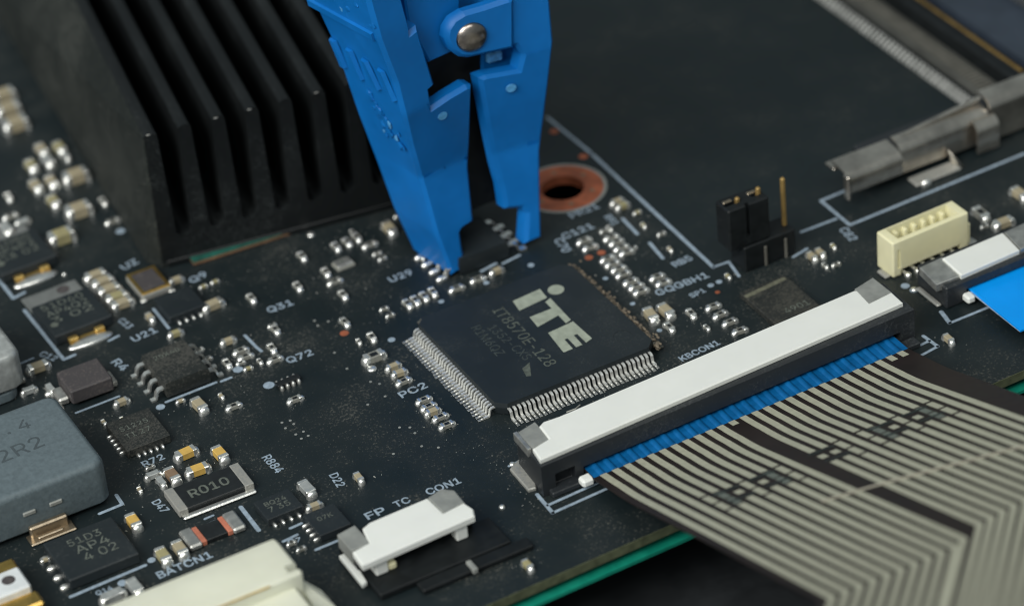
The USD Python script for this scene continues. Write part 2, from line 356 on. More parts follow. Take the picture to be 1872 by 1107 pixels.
# ------------------------------------------------------------------ materials
def plain(name, c, rough=.5, metal=0., spec=.5, var=.12, scale=900., bump=.0, bscale=2500., coat=0., sss=0.):
    """A surface whose colour and gloss vary a little with a noise; an optional fine relief."""
    lo, hi = tuple(x * (1 - var) for x in c), tuple(min(1, x * (1 + var)) for x in c)
    n = {'g': ('texture_coordinate', {}), 'n': ('noise_texture', {'scale': scale, 'detail': 4., 'roughness': .6}),
         'r': ('rgb_ramp', {'ramp': [(.3, lo), (.7, hi)]}),
         'rr': ('map_range', {'from_min': .25, 'from_max': .75, 'to_min': rough * .82, 'to_max': min(1, rough * 1.2)}),
         'p': ('principled_bsdf', {'metallic': metal, 'specular_ior_level': spec, 'coat_weight': coat, 'subsurface_weight': sss, 'subsurface_scale': .0012, 'subsurface_radius': (1., .95, .7)})}
    l = [('g.object', 'n.vector'), ('n.fac', 'r.fac'), ('r.color', 'p.base_color'), ('n.fac', 'rr.value'), ('rr.result', 'p.roughness')]
    if bump:
        n['n2'] = ('noise_texture', {'scale': bscale, 'detail': 3.})
        n['bp'] = ('bump', {'strength': bump, 'distance': .00005})
        l += [('g.object', 'n2.vector'), ('n2.fac', 'bp.height'), ('bp.normal', 'p.normal')]
    return mat(name, n, l)

def dusty(name, c, dust=(.17, .165, .14), amount=.5, rough=.45, spec=.5, grain=5200., patch=110., thr=.60, bump=.12, metal=0., clean=False):
    """A dark surface with fine specks of dust lying on it, thicker in some patches than in others."""
    n = {'g': ('geometry', {}), 't': ('texture_coordinate', {}),
         'big': ('noise_texture', {'scale': patch, 'detail': 3., 'roughness': .55}),
         'fine': ('noise_texture', {'scale': grain, 'detail': 2., 'roughness': .75}),
         'mid': ('noise_texture', {'scale': grain * .22, 'detail': 3., 'roughness': .7}),
         'bm': ('map_range', {'from_min': .42, 'from_max': .66, 'to_min': 0., 'to_max': .13, 'clamp': True}),
         'sum': ('math', {'math_type': 'add'}), 'sum2': ('math', {'math_type': 'multiply_add', 'value2': .35}),
         'th': ('map_range', {'from_min': thr + .17, 'from_max': thr + .30, 'to_min': 0., 'to_max': 1., 'clamp': True}),
         'film': ('map_range', {'from_min': .35, 'from_max': .75, 'to_min': 0., 'to_max': .06, 'clamp': True}),
         'a': ('math', {'math_type': 'multiply', 'value2': amount}), 'ab': ('math', {'math_type': 'add', 'use_clamp': True}),
         'mx': ('mix_color', {'a': c, 'b': dust}), 'rg': ('map_range', {'from_min': 0., 'from_max': .6, 'to_min': rough, 'to_max': .9, 'clamp': True}),
         'bp': ('bump', {'strength': bump, 'distance': .00004}),
         'p': ('principled_bsdf', {'specular_ior_level': spec, 'metallic': metal})}
    l = [('g.position', 'big.vector'), ('g.position', 'fine.vector'), ('g.position', 'mid.vector'), ('big.fac', 'bm.value'), ('fine.fac', 'sum.value1'), ('bm.result', 'sum.value2'),
         ('mid.fac', 'sum2.value1'), ('sum.value', 'sum2.value3'), ('sum2.value', 'th.value'), ('th.result', 'a.value1'), ('big.fac', 'film.value'), ('a.value', 'ab.value1'), ('film.result', 'ab.value2'),
         ('ab.value', 'mx.fac'), ('mx.result', 'p.base_color'), ('ab.value', 'rg.value'), ('rg.result', 'p.roughness'), ('fine.fac', 'bp.height'), ('bp.normal', 'p.normal')]
    if clean:      # the bay beside the memory slot and the bare ground left of the square chip stay free of dust
        n |= {'xyz': ('separate_xyz', {}), 'gx': ('map_range', {'from_min': .0135, 'from_max': .0185, 'to_min': 0., 'to_max': 1., 'clamp': True}),
              'gy': ('map_range', {'from_min': -.001, 'from_max': .004, 'to_min': 0., 'to_max': 1., 'clamp': True}),
              'gm': ('math', {'math_type': 'multiply'}), 'gi': ('map_range', {'from_min': 0., 'from_max': 1., 'to_min': 1., 'to_max': .42}), 'gk': ('math', {'math_type': 'multiply'})}
        l = [x for x in l if x != ('ab.value', 'mx.fac')] + [('g.position', 'xyz.vector'), ('xyz.x', 'gx.value'), ('xyz.y', 'gy.value'), ('gx.result', 'gm.value1'), ('gy.result', 'gm.value2'),
             ('gm.value', 'gi.value'), ('gi.result', 'gk.value1'), ('ab.value', 'gk.value2'), ('gk.value', 'mx.fac')]
    return mat(name, n, l)

M = {}
M['board'] = dusty('black_soldermask', (.006, .0115, .0135), amount=.30, rough=.46, spec=.40, grain=4200., patch=150., thr=.65, clean=True)
M['package_green'] = plain('dull_green_laminate', (.008, .075, .055), .6, var=.4)
M['package_copper'] = plain('dull_copper_layer', (.15, .085, .045), .6, var=.35)
M['board_edge'] = plain('fibreglass_edge', (.075, .085, .045), .75, var=.35, scale=1500, bump=.3)
M['teal'] = plain('teal_soldermask', (.004, .20, .135), .45, var=.15)
M['base'] = plain('dark_laptop_base', (.012, .014, .016), .6, var=.3, scale=200)
M['silk'] = plain('white_silkscreen', (.25, .315, .38), .7, var=.28, scale=2600)
M['silk_faint'] = plain('faint_marking', (.030, .040, .040), .75, var=.5, scale=2500)
M['silk_part'] = plain('part_number_ink', (.068, .080, .068), .75, var=.55, scale=1800)
M['silk_dim'] = plain('laser_marking', (.095, .108, .092), .75, var=.4, scale=3500)
M['ink'] = plain('grey_green_ink', (.285, .315, .255), .75, var=.16, scale=1500, bump=.25)
M['copper'] = plain('bare_copper', (.36, .105, .05), .55, metal=.25, var=.3, scale=700, bump=.3)
M['tin'] = plain('dull_tin', (.52, .52, .49), .42, metal=.85, var=.2, scale=1200, bump=.25)
M['tin_matte'] = plain('matte_tin_tab', (.30, .31, .29), .55, metal=.35, var=.14, scale=900, bump=.15)
M['tin_dusty'] = dusty('dusty_tin', (.42, .42, .39), dust=(.3, .29, .26), amount=.5, rough=.45, metal=.6, thr=.5)
M['solder'] = plain('bright_solder', (.90, .90, .86), .27, metal=.88, var=.08, scale=2600, bump=.22, bscale=3500)
M['lead'] = plain('tinned_lead', (.86, .86, .82), .34, metal=.70, var=.15, scale=3000, bump=.15)
M['chip'] = dusty('black_moulding', (.011, .016, .019), dust=(.10, .11, .105), amount=.16, rough=.50, spec=.42, thr=.66, bump=.3, patch=260.)
M['chip_dusty'] = dusty('dusty_black_moulding', (.012, .015, .014), dust=(.11, .105, .09), amount=.32, rough=.6, thr=.54, bump=.3)
M['chip_brown'] = dusty('brown_dusty_moulding', (.013, .015, .014), dust=(.075, .072, .055), amount=.40, rough=.65, thr=.53, patch=400., bump=.3)
M['dust_tan'] = plain('tan_dust', (.115, .115, .08), .9, var=.4, scale=2500)
M['dust_line'] = plain('brown_dust', (.13, .105, .075), .95, var=.4, scale=3000)
M['ceramic'] = plain('pale_ceramic', (.25, .25, .22), .55, var=.12, scale=2500)
M['resistor_top'] = plain('black_glaze', (.010, .012, .013), .35, var=.3)
M['cap'] = plain('tan_ceramic', (.33, .285, .19), .55, var=.16, scale=1500, bump=.1)
M['cap_olive'] = plain('olive_ceramic', (.30, .27, .14), .55, var=.16, scale=1500)
M['cap_yellow'] = plain('yellow_ceramic', (.56, .36, .09), .5, var=.14, scale=1500)
M['cap_brown'] = plain('brown_ceramic', (.20, .135, .085), .55, var=.16, scale=1500)
M['cap_grey'] = plain('silver_grey_ceramic', (.40, .42, .41), .42, metal=.4, var=.2, scale=1500)
M['white'] = plain('white_nylon', (.80, .815, .765), .48, var=.015, scale=400, sss=.15)
M['cream'] = plain('cream_nylon', (.84, .79, .48), .5, var=.04, scale=500, sss=.25)
M['ivory'] = plain('ivory_nylon', (.68, .685, .545), .5, var=.09, scale=130, sss=.25)
M['ivory_seam'] = plain('amber_seam', (.45, .30, .08), .6, var=.2)
M['housing'] = dusty('black_connector_plastic', (.014, .017, .020), dust=(.11, .12, .12), amount=.22, rough=.48, thr=.62, bump=.25)
M['blue_plastic'] = plain('blue_clip_plastic', (.002, .135, .44), .45, spec=.34, var=.12, scale=220, bump=.22, bscale=900)
M['blue_scuff'] = plain('pale_blue_scuff', (.07, .28, .55), .6, var=.3, scale=1800, bump=.4)
M['blue_flex'] = plain('bright_blue_film', (.001, .28, .82), .45, spec=.25, var=.04, scale=300)
M['blue_band'] = plain('deep_blue_film', (.002, .095, .27), .36, var=.25, scale=900, bump=.15)
M['film'] = plain('black_cable_film', (.017, .0125, .0115), .5, spec=.25, var=.3, scale=250)
M['trace'] = plain('silver_ink_trace', (.40, .40, .31), .55, metal=.15, var=.08, scale=2200, bump=.1)
M['trace_dim'] = plain('overprinted_trace', (.12, .14, .12), .6, var=.2, scale=2200)
M['overprint'] = plain('carbon_overprint', (.013, .021, .019), .5, var=.2)
M['heatsink'] = dusty('black_anodised', (.0038, .0050, .0056), dust=(.065, .075, .075), amount=.26, rough=.47, spec=.32, patch=90., thr=.64, bump=.2)
M['heatsink_side'] = dusty('dusty_anodised', (.010, .013, .012), dust=(.11, .115, .10), amount=.3, rough=.6, spec=.35, thr=.58, bump=.2)
M['socket_grey'] = plain('grey_socket_plastic', (.052, .053, .047), .6, var=.25, scale=400)
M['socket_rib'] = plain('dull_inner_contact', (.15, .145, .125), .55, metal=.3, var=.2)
M['lead_dim'] = plain('dull_contact', (.55, .55, .52), .42, metal=.55, var=.2)
M['header'] = plain('black_header_plastic', (.006, .008, .009), .55, spec=.3, var=.3)
M['edge_wear'] = plain('worn_aluminium_edge', (.35, .35, .33), .5, metal=.5, var=.3, scale=2000)
M['inductor'] = plain('grey_moulded_ferrite', (.098, .128, .142), .52, var=.15, scale=3200, bump=.35, bscale=2600)
M['ind_ink'] = plain('dark_grey_ink', (.050, .066, .074), .7)
M['bronze'] = plain('tinned_bronze', (.40, .33, .24), .34, metal=.9, var=.2, scale=800, bump=.15)
M['steel'] = plain('brushed_steel', (.62, .57, .50), .27, metal=.95, var=.3, scale=260, bump=.25, bscale=1200)
M['steel_dark'] = plain('dark_steel_pin', (.36, .32, .29), .30, metal=1., var=.25, scale=700, bump=.2)
M['gold'] = plain('gold_plate', (.80, .52, .15), .30, metal=1., var=.15, scale=900)
M['gold_dull'] = plain('dull_gold_contact', (.30, .20, .07), .5, metal=.5, var=.25, scale=900)
M['tab_grey'] = plain('grey_tinned_tab', (.16, .17, .165), .55, metal=.2, var=.2)
M['brass'] = plain('brassy_tab', (.52, .36, .12), .38, metal=.8, var=.2)
M['module'] = plain('blue_black_module', (.026, .036, .052), .45, var=.3, scale=150)
M['module_chip'] = plain('grey_memory_chip', (.055, .06, .065), .5, var=.2, scale=300)
M['grey_body'] = dusty('grey_brown_moulding', (.050, .045, .047), dust=(.13, .11, .10), amount=.5, rough=.6, thr=.56)
M['glass_white'] = plain('white_lamp_body', (.62, .65, .66), .4, var=.1)
M['terracotta'] = plain('pinkish_band', (.45, .15, .09), .6, var=.2)
M['fibre'] = plain('pale_fibre', (.34, .34, .31), .8)
M['crease'] = plain('pale_crease', (.42, .39, .31), .55)

# ------------------------------------------------------------------ mesh helpers (millimetres in, one trimesh out)
def hull(pts):
    return trimesh.Trimesh(np.asarray(pts, float)).convex_hull if False else trimesh.convex.convex_hull(np.asarray(pts, float))
def bx(x0, y0, z0, x1, y1, z1, b=.06):
    """A box with chamfered edges."""
    b = min(b, .45 * min(x1 - x0, y1 - y0, z1 - z0))
    p = []
    for x, sx in ((x0, 1), (x1, -1)):
        for y, sy in ((y0, 1), (y1, -1)):
            for z, sz in ((z0, 1), (z1, -1)):
                p += [(x + sx * b, y + sy * b, z), (x + sx * b, y, z + sz * b), (x, y + sy * b, z + sz * b)]
    return hull(p)
def cyl(x, y, z0, z1, r, n=28, b=0.):
    a = np.linspace(0, 2 * np.pi, n, endpoint=False)
    p = []
    for rr, z in ((r - b, z0), (r, z0 + b), (r, z1 - b), (r - b, z1)):
        p += [(x + rr * math.cos(t), y + rr * math.sin(t), z) for t in a]
    return hull(p)
def ccw(poly):
    p = np.asarray(poly, float)
    x, y = p.T
    return p if (x * np.roll(y, -1) - y * np.roll(x, -1)).sum() > 0 else p[::-1]
def inset(poly, c):
    p = ccw(poly); e = np.roll(p, -1, 0) - p; e /= np.linalg.norm(e, axis=1, keepdims=True)
    nrm = np.stack([-e[:, 1], e[:, 0]], 1); a, b = np.roll(nrm, 1, 0), nrm
    k = a + b
    return p + c * k / np.maximum((k * a).sum(1, keepdims=True), .35)
def prism(poly, z0, z1, c=0.):
    """A polygon carried from z0 up to z1, with its top edge chamfered by c."""
    p = ccw(poly); n = len(p)
    top = inset(p, c) if c else p
    tri = trimesh.creation.triangulate_polygon(Polygon(top), engine='earcut')
    rings = [np.c_[p, np.full(n, z0)]] + ([np.c_[p, np.full(n, z1 - c)]] if c else []) + [np.c_[top, np.full(n, z1)]]
    v = np.vstack(rings); f = []
    for k in range(len(rings) - 1):
        for i in range(n):
            j = (i + 1) % n
            f += [(k * n + i, k * n + j, (k + 1) * n + j), (k * n + i, (k + 1) * n + j, (k + 1) * n + i)]
    tv, tf = np.asarray(tri[0]), np.asarray(tri[1])
    # match cap vertices to the ring
    idx = np.array([np.argmin(((top - q) ** 2).sum(1)) for q in tv])
    up = idx[tf]
    a = top[up]; s = ((a[:, 1, 0] - a[:, 0, 0]) * (a[:, 2, 1] - a[:, 0, 1]) - (a[:, 1, 1] - a[:, 0, 1]) * (a[:, 2, 0] - a[:, 0, 0]))
    up = np.where((s < 0)[:, None], up[:, ::-1], up)
    base = (len(rings) - 1) * n
    f = np.vstack([np.array(f), up + base, up[:, ::-1]])
    return trimesh.Trimesh(v, f, process=False)
def ribbon(pts, w, z0, z1):
    """A flat printed line along pts."""
    g = LineString(pts).buffer(w / 2, cap_style=1, join_style=1, quad_segs=3)
    return trimesh.creation.extrude_polygon(g, z1 - z0, engine='earcut').apply_translation((0, 0, z0))
def tube(pts, r, n=8):
    p = np.asarray(pts, float); t = np.gradient(p, axis=0); t /= np.linalg.norm(t, axis=1, keepdims=True)
    up = np.array([0, 0, 1.]) if abs(t[0, 2]) < .9 else np.array([1., 0, 0])
    a = np.cross(t, up); a /= np.linalg.norm(a, axis=1, keepdims=True); b = np.cross(t, a)
    ang = np.arange(n) * 2 * np.pi / n
    v = (p[:, None] + r * (np.cos(ang)[None, :, None] * a[:, None] + np.sin(ang)[None, :, None] * b[:, None])).reshape(-1, 3)
    f = []
    for i in range(len(p) - 1):
        for j in range(n):
            k = (j + 1) % n
            f += [(i * n + j, i * n + k, (i + 1) * n + k), (i * n + j, (i + 1) * n + k, (i + 1) * n + j)]
    f += [(0, j + 1, j) for j in range(1, n - 1)] + [((len(p) - 1) * n, (len(p) - 1) * n + j, (len(p) - 1) * n + j + 1) for j in range(1, n - 1)]
    return trimesh.Trimesh(v, f, process=False)
def mani(m):
    return manifold3d.Manifold(manifold3d.Mesh(np.asarray(m.vertices, np.float32), np.asarray(m.faces, np.uint32)))
def tri(m):
    q = m.to_mesh(); return trimesh.Trimesh(q.vert_properties[:, :3], q.tri_verts, process=False)
def union(*ms):
    a = mani(trimesh.Trimesh(ms[0].vertices, ms[0].faces))
    for m in ms[1:]:
        a = a + mani(trimesh.Trimesh(m.vertices, m.faces))
    return tri(a)
def minus(a, *ms):
    a = mani(trimesh.Trimesh(a.vertices, a.faces))
    for m in ms:
        a = a - mani(trimesh.Trimesh(m.vertices, m.faces))
    return tri(a)
def cat(*ms):
    return trimesh.util.concatenate(list(ms))
def frame(m, o, ux, uy, uz=(0, 0, 1)):
    """Local coordinates (a, b, c) -> o + a ux + b uy + c uz."""
    T = np.stack([ux, uy, uz], 0).astype(float)
    m = m.copy(); m.vertices = np.asarray(m.vertices) @ T + np.asarray(o, float)
    if np.linalg.det(T) < 0: m.invert()
    return m
def rotz(m, deg, at=(0, 0)):
    a = math.radians(deg); v = np.array(m.vertices); x, y = v[:, 0] - at[0], v[:, 1] - at[1]
    m = m.copy(); m.vertices = np.c_[at[0] + x * math.cos(a) - y * math.sin(a), at[1] + x * math.sin(a) + y * math.cos(a), v[:, 2]]
    return m
def lettering(text, a, b, z, depth=.012, bold=False, hmax=9.):
    """Letters that run from a to b on a level surface at z."""
    a, b = np.array(a, float), np.array(b, float); d = b - a; L = np.linalg.norm(d); d /= L
    m = meshkit.text_mesh(text, 10., 10., bool(bold))
    v = np.array(m.vertices); v[:, 0] -= v[:, 0].min()
    k = L / v[:, 0].max(); h = min(k, hmax / 10.)
    v = np.c_[v[:, :1] * k, v[:, 1:2] * h, (v[:, 2:] > 5) * depth + z]
    m = m.copy(); m.vertices = np.c_[a[0] + v[:, 0] * d[0] - v[:, 1] * d[1], a[1] + v[:, 0] * d[1] + v[:, 1] * d[0], v[:, 2]]
    return m

# ------------------------------------------------------------------ scene helpers
COUNT = {}
def numbered(parent, name):
    k = COUNT[(parent, name)] = COUNT.get((parent, name), -1) + 1
    return name if k == 0 else f'{name}_{k:03d}'
def tag(p, label=None, cat_=None, group=None, kind=None):
    for k, v in (('label', label), ('category', cat_), ('group', group), ('kind', kind)):
        if v: p.SetCustomDataByKey(k, v)
    return p
def obj(name, mesh, m, parent=None, smooth=30, label=None):
    pp = str(parent.GetPath()) if parent else '/World'
    v = trimesh.Trimesh(np.asarray(mesh.vertices, float) * S, np.asarray(mesh.faces), process=False)
    x = usdkit.mesh(stage, pp + '/' + numbered(pp, name), v, M[m], smooth=smooth)
    if label: tag(x.GetPrim(), label)
    return x.GetPrim()
def thing(name, label, cat_, loc=(0, 0, 0), rz=0., group=None):
    x = UsdGeom.Xform.Define(stage, '/World/' + numbered('/World', name))
    x.AddTranslateOp().Set(Gf.Vec3d(*[float(q) * S for q in loc])); x.AddRotateZOp().Set(float(rz))
    return tag(x.GetPrim(), label, cat_, group)

# ================================================================== the board and what lies under it
RING = (12.95, 18.55)
EDGE = [(-75, -26.05), (80, -23.25)]                                   # front edge of the board
board = trimesh.creation.extrude_polygon(Polygon([EDGE[0], EDGE[1], (80, 130), (-75, 130)]).difference(Point(*RING).buffer(1.85, 16)), .8, engine='earcut').apply_translation((0, 0, -.8))
bd = tag(obj('circuit_board', board, 'board', smooth=False), 'black laptop circuit board carrying all the chips and connectors', kind='structure')
e0, e1 = np.array(EDGE[0]), np.array(EDGE[1]); ed = (e1 - e0) / np.linalg.norm(e1 - e0); en = np.array([ed[1], -ed[0]])
obj('board_edge', prism([e0, e1, e1 + en * .05, e0 + en * .05], -.79, -.012), 'board_edge', bd, label='olive cut edge of the board')
lo = Polygon([(-75, -26.45), (80, -23.65), (80, -6), (-75, -9)])
tag(obj('lower_sheet', trimesh.creation.extrude_polygon(lo, .27, engine='earcut').apply_translation((0, 0, -1.78)), 'teal', smooth=False), 'teal green sheet edge just under the front edge of the board', kind='structure')
tag(obj('laptop_base', bx(-260, -260, -8.2, 260, 260, -7.2, .1), 'base', smooth=False), 'dark laptop base below the board', kind='structure')
for w, pts in SILK_LINES:
    obj('printed_line', ribbon(pts, w, .004, .016), 'silk', bd)
for kind, x, y, r in DOTS:
    if kind == 'via':
        obj('via', cyl(x, y, .002, .02, r * 1.15, 10), 'tin_matte', bd)
    elif kind == 'white':
        obj('printed_dot', cyl(x, y, .004, .018, r, 18), 'silk', bd)
    elif kind == 'copper':
        obj('copper_pad', cyl(x, y, .002, .02, r, 18), 'copper', bd)
    else:
        t = trimesh.creation.icosphere(2, 1.); t.vertices = t.vertices * [r, r, .22] + [x, y, 0]
        obj('solder_pad', t, 'solder', bd)
for t, x, y, x2, y2 in TEXTS:
    obj('printed_text', lettering(t, (x + .08 * (x2 - x), y + .08 * (y2 - y)), (x2 - .08 * (x2 - x), y2 - .08 * (y2 - y)), .004, .014, bold=True, hmax=.78), 'silk', bd, smooth=False)
ring = Point(*RING).buffer(3.45, 24).difference(Point(*RING).buffer(1.88, 24))
mh = obj('mounting_ring', trimesh.creation.extrude_polygon(ring, .02, engine='earcut').apply_translation((0, 0, .003)), 'copper', bd, label='copper ring around the screw hole')
obj('ring_outline', trimesh.creation.extrude_polygon(Point(*RING).buffer(3.75, 24).difference(Point(*RING).buffer(3.42, 24)), .014, engine='earcut').apply_translation((0, 0, .002)), 'tin_matte', mh)
obj('hole_wall', trimesh.creation.extrude_polygon(Point(*RING).buffer(1.88, 24).difference(Point(*RING).buffer(1.80, 24)), .78, engine='earcut').apply_translation((0, 0, -.79)), 'copper', mh)
for a in range(6):
    obj('ring_via', cyl(RING[0] + 2.55 * math.cos(a * 1.047 + .3), RING[1] + 2.55 * math.sin(a * 1.047 + .3), .015, .028, .22, 12), 'cap_brown', mh)
# silver-grey dust crumbs between the chip and the long connector
crumbs = []
seeds = [(q[3], q[4], .9) for q in PASSIVES] + [(-9.8 + rng.normal(0, .4), y, .6) for y in np.linspace(-17, -9, 5)] + [(x, -11.2, .7) for x in np.linspace(-6, 24, 26)] + [(x, -8.9, .5) for x in np.linspace(-7, 8, 12)] + [(x, 22.8, .8) for x in np.linspace(-18, 2, 14)]
for _ in range(1500):
    sx, sy, sp = seeds[rng.integers(len(seeds))]
    x, y = sx + rng.normal(0, sp), sy + rng.normal(0, sp)
    if abs(x) < 7.3 and abs(y) < 7.3: continue
    s = rng.uniform(.015, .042) * (1.8 if rng.random() < .05 else 1)
    t = trimesh.creation.box((s * rng.uniform(.6, 3.2), s, s * .5)); t = rotz(t, rng.uniform(0, 180)); t.apply_translation((x, y, s * .3)); crumbs.append(t)
tag(obj('dust', cat(*crumbs), 'fibre', smooth=False), 'pale dust crumbs scattered over the board', kind='stuff')

# ================================================================== the square chip
qf = thing('square_chip', 'large square black chip with fine leads and the letters iTE on top', 'chip', (.21, .44, 0))
c = 7.0
pts = []
for z, h, k in ((.10, c - .10, .7), (.68, c + .02, .75), (.80, c + .02, .75), (1.15, c - .05, .72)):
    for sx in (-1, 1):
        for sy in (-1, 1):
            pts += [(sx * h, sy * (h - k), z), (sx * (h - k), sy * h, z)]
dim = trimesh.creation.cylinder(.75, .06, sections=32).apply_translation((CHIPDIMPLE[0], CHIPDIMPLE[1], 1.15))
obj('body', minus(hull(pts), dim), 'chip', qf)
ld = np.array([(6.85, .68), (7.24, .68), (7.34, .62), (7.42, .18), (7.50, .06), (7.95, .03)])
def gull(prof, w, th):
    """A bent lead: the profile (out, z) swept across width w with thickness th."""
    d = np.gradient(prof, axis=0); d /= np.linalg.norm(d, axis=1, keepdims=True); n = np.c_[-d[:, 1], d[:, 0]]
    a, b = prof, prof + n * th; k = len(prof); v = []
    for s in (-w / 2, w / 2):
        v += [(q[0], s, q[1]) for q in a] + [(q[0], s, q[1]) for q in b]
    f = []
    for i in range(k - 1):
        A, B, C, Dd = i, i + 1, k + i, k + i + 1; o = 2 * k
        f += [(A, B, o + B), (A, o + B, o + A), (C, o + Dd, Dd), (C, o + C, o + Dd), (A, C, Dd), (A, Dd, B), (o + A, o + Dd, o + C), (o + A, o + B, o + Dd)]
    o = 2 * k
    f += [(0, o, o + k), (0, o + k, k), (k - 1, 2 * k - 1, o + 2 * k - 1), (k - 1, o + 2 * k - 1, o + k - 1)]
    m = trimesh.Trimesh(v, f, process=False); m.fix_normals(); return m
lead = gull(ld, .21, .11)
pad = bx(7.5, -.125, .004, 8.5, .125, .055, .02); foot_ = trimesh.creation.icosphere(2, 1.); foot_.vertices = foot_.vertices * [.22, .115, .10] + [8.05, 0, .05]; pad = union(pad, foot_)
for side in range(4):
    for i in range(32):
        m = lead.copy(); m.vertices = m.vertices + [rng.normal(0, .012), (i - 15.5) * .4 + rng.normal(0, .008), 0]
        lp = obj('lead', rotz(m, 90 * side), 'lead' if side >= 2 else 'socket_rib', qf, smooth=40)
        if side < 2: continue
        m = pad.copy(); m.vertices = m.vertices + [rng.normal(0, .04), (i - 15.5) * .4, 0]; obj('solder', rotz(m, 90 * side), 'tin', lp)
zt = 1.15
lg = obj('logo', prism(LOGO['i_stem'], zt, zt + .012), 'ink', qf, smooth=False)
dx, dy = LOGO['i_dot']
obj('logo_dot', cyl(dx[0] + .02, dx[1], zt, zt + .012, .66, 28), 'ink', lg, smooth=False)
tt = unary_union([Polygon(LOGO['t_stem']), Polygon(LOGO['t_bar'])])
obj('logo_letter', trimesh.creation.extrude_polygon(tt.convex_hull if tt.geom_type != 'Polygon' else tt, .012, engine='earcut').apply_translation((0, 0, zt)), 'ink', lg, smooth=False)
ee = Polygon(LOGO['e_body']).difference(unary_union([Polygon([n[0], n[1], (n[2][0], n[2][1] - .8), (n[3][0], n[3][1] - .8)]) for n in LOGO['notch']]))
obj('logo_letter', trimesh.creation.extrude_polygon(ee, .012, engine='earcut').apply_translation((0, 0, zt)), 'ink', lg, smooth=False)
for k, (t, x, y, x2, y2) in enumerate(CHIPTXT):
    obj('marking', lettering(t, (x, y), (x2, y2), zt, .012, hmax=1.2), 'silk_faint' if k else 'silk_part', qf, smooth=False)
obj('marking', prism(CHIPTRI, zt, zt + .012), 'silk_part', qf, smooth=False)
# brown dust gathered along the far right side
dl = []
for i in range(420):
    t = trimesh.creation.icosphere(1, 1.); s = rng.uniform(.05, .13); t.vertices = t.vertices * [s, s * 1.8, s * .6] + [7.42 + rng.normal(0, .20), rng.uniform(-6.6, 7.3), rng.uniform(.45, 1.0)]; dl.append(t)
tag(obj('dust', cat(*dl), 'dust_line'), 'brown dust along the right edge of the square chip', kind='stuff')

# ================================================================== small chip parts
SZ = {'1': (.6, .3, .28), '2': (1., .5, .36), '3': (1.6, .8, .62), '5': (2., 1.25, 1.0)}
def passive_meshes(L, w, h):
    t = L * .24
    ell = trimesh.creation.icosphere(3, 1.); ell.vertices = ell.vertices * [min(.34, L * .30), w * .60, h * .92] + [L / 2 - .02, 0, .0]
    end = union(bx(L / 2 - t, -w / 2 - .012, .02, L / 2 + .012, w / 2 + .012, h + .012, .05 * w + .02), ell)
    end = tri(mani(end) .trim_by_plane((0., 0., 1.), .0)) if hasattr(manifold3d.Manifold, 'trim_by_plane') else end
    return end
PM = {k: passive_meshes(*v) for k, v in SZ.items()}
TYPE = {'R': ('chip_resistor', 'tiny black chip resistor', 'resistor', None), 'C': ('ceramic_capacitor', 'tan ceramic capacitor', 'capacitor', 'cap'), 'Y': ('ceramic_capacitor', 'yellow ceramic capacitor', 'capacitor', 'cap_yellow'),
        'B': ('ceramic_capacitor', 'brown ceramic capacitor', 'capacitor', 'cap_brown'), 'S': ('ceramic_capacitor', 'silvery grey chip part', 'capacitor', 'cap_grey')}
ORD = 'first second third fourth fifth sixth seventh eighth ninth tenth eleventh twelfth thirteenth fourteenth fifteenth sixteenth'.split()
groups = {}
for i, (cl, k, ax, x, y, px, py) in enumerate(PASSIVES): groups.setdefault((cl, k[0]), []).append((py, i))
RANK = {}
for key, l in groups.items():
    for r, (_, i) in enumerate(sorted(l)): RANK[i] = (r, len(l))
for i, (cl, k, ax, x, y, px, py) in enumerate(PASSIVES):
    name, lab, cat_, cm = TYPE[k[0]]
    L, w, h = SZ[k[1]]
    r, n = RANK[i]
    lab = f'{lab} {cl}' if n == 1 else f'{lab} {cl}, {ORD[r]} from the top'
    o = thing(name, lab, cat_, (x, y, 0), (0 if ax == 'x' else 90) + rng.normal(0, 2.5), cl + (' resistors' if k[0] == 'R' else ' capacitors'))
    tm = PM[k[1]]
    if k[0] == 'R':
        obj('body', bx(-L * .34, -w / 2, .02, L * .34, w / 2, h * .9, .015), 'ceramic', o)
        obj('top_glaze', bx(-L * .20, -w * .30, h * .9, L * .20, w * .30, h * .95, .008), 'resistor_top', o)
        he = 1.
    else:
        obj('body', bx(-L * .34, -w / 2, .02, L * .34, w / 2, h * (1.35 if k[1] == '2' else 1.), .05), cm if rng.random() < .7 or cm != 'cap' else 'cap_olive', o)
        he = 1.35 if k[1] == '2' else 1.
    for s in (1, -1):
        m = tm.copy(); m.vertices = m.vertices * [1, 1, he]
        obj('terminal', rotz(m, 0 if s > 0 else 180), 'solder', o)

# ================================================================== packaged chips and other small parts
def gull_chip(name, label, cat_, x, y, w, d, h, nl, pitch, rz=0., lead_w=.42, reach=1.0, marks=(), body='chip', sides=(0, 2), mark_m='silk_dim'):
    """A moulded chip with nl bent leads on its left and right; marks are (text, a, b) on its top."""
    o = thing(name, label, cat_, (x, y, 0), rz)
    obj('body', hull([(sx * (w / 2 - q), sy * (d / 2 - q), z) for sx in (-1, 1) for sy in (-1, 1) for z, q in ((.1, .12), (h * .55, 0), (h, .14))]), body, o)
    pr = np.array([(0, h * .55), (reach * .35, h * .55), (reach * .5, h * .45), (reach * .62, .12), (reach * .72, .03), (reach * 1.05, .02)]); m0 = gull(pr, lead_w, .16)
    for s in sides:
        for i in range(nl):
            m = m0.copy(); m.vertices = m.vertices + [w / 2 - .08, (i - (nl - 1) / 2) * pitch, 0]
            obj('lead', rotz(m, 90 * s), 'solder', o, smooth=40)
    for t, a, b in marks:
        obj('marking', lettering(t, a, b, h + .001, .012, hmax=.85), mark_m, o, smooth=False)
    return o
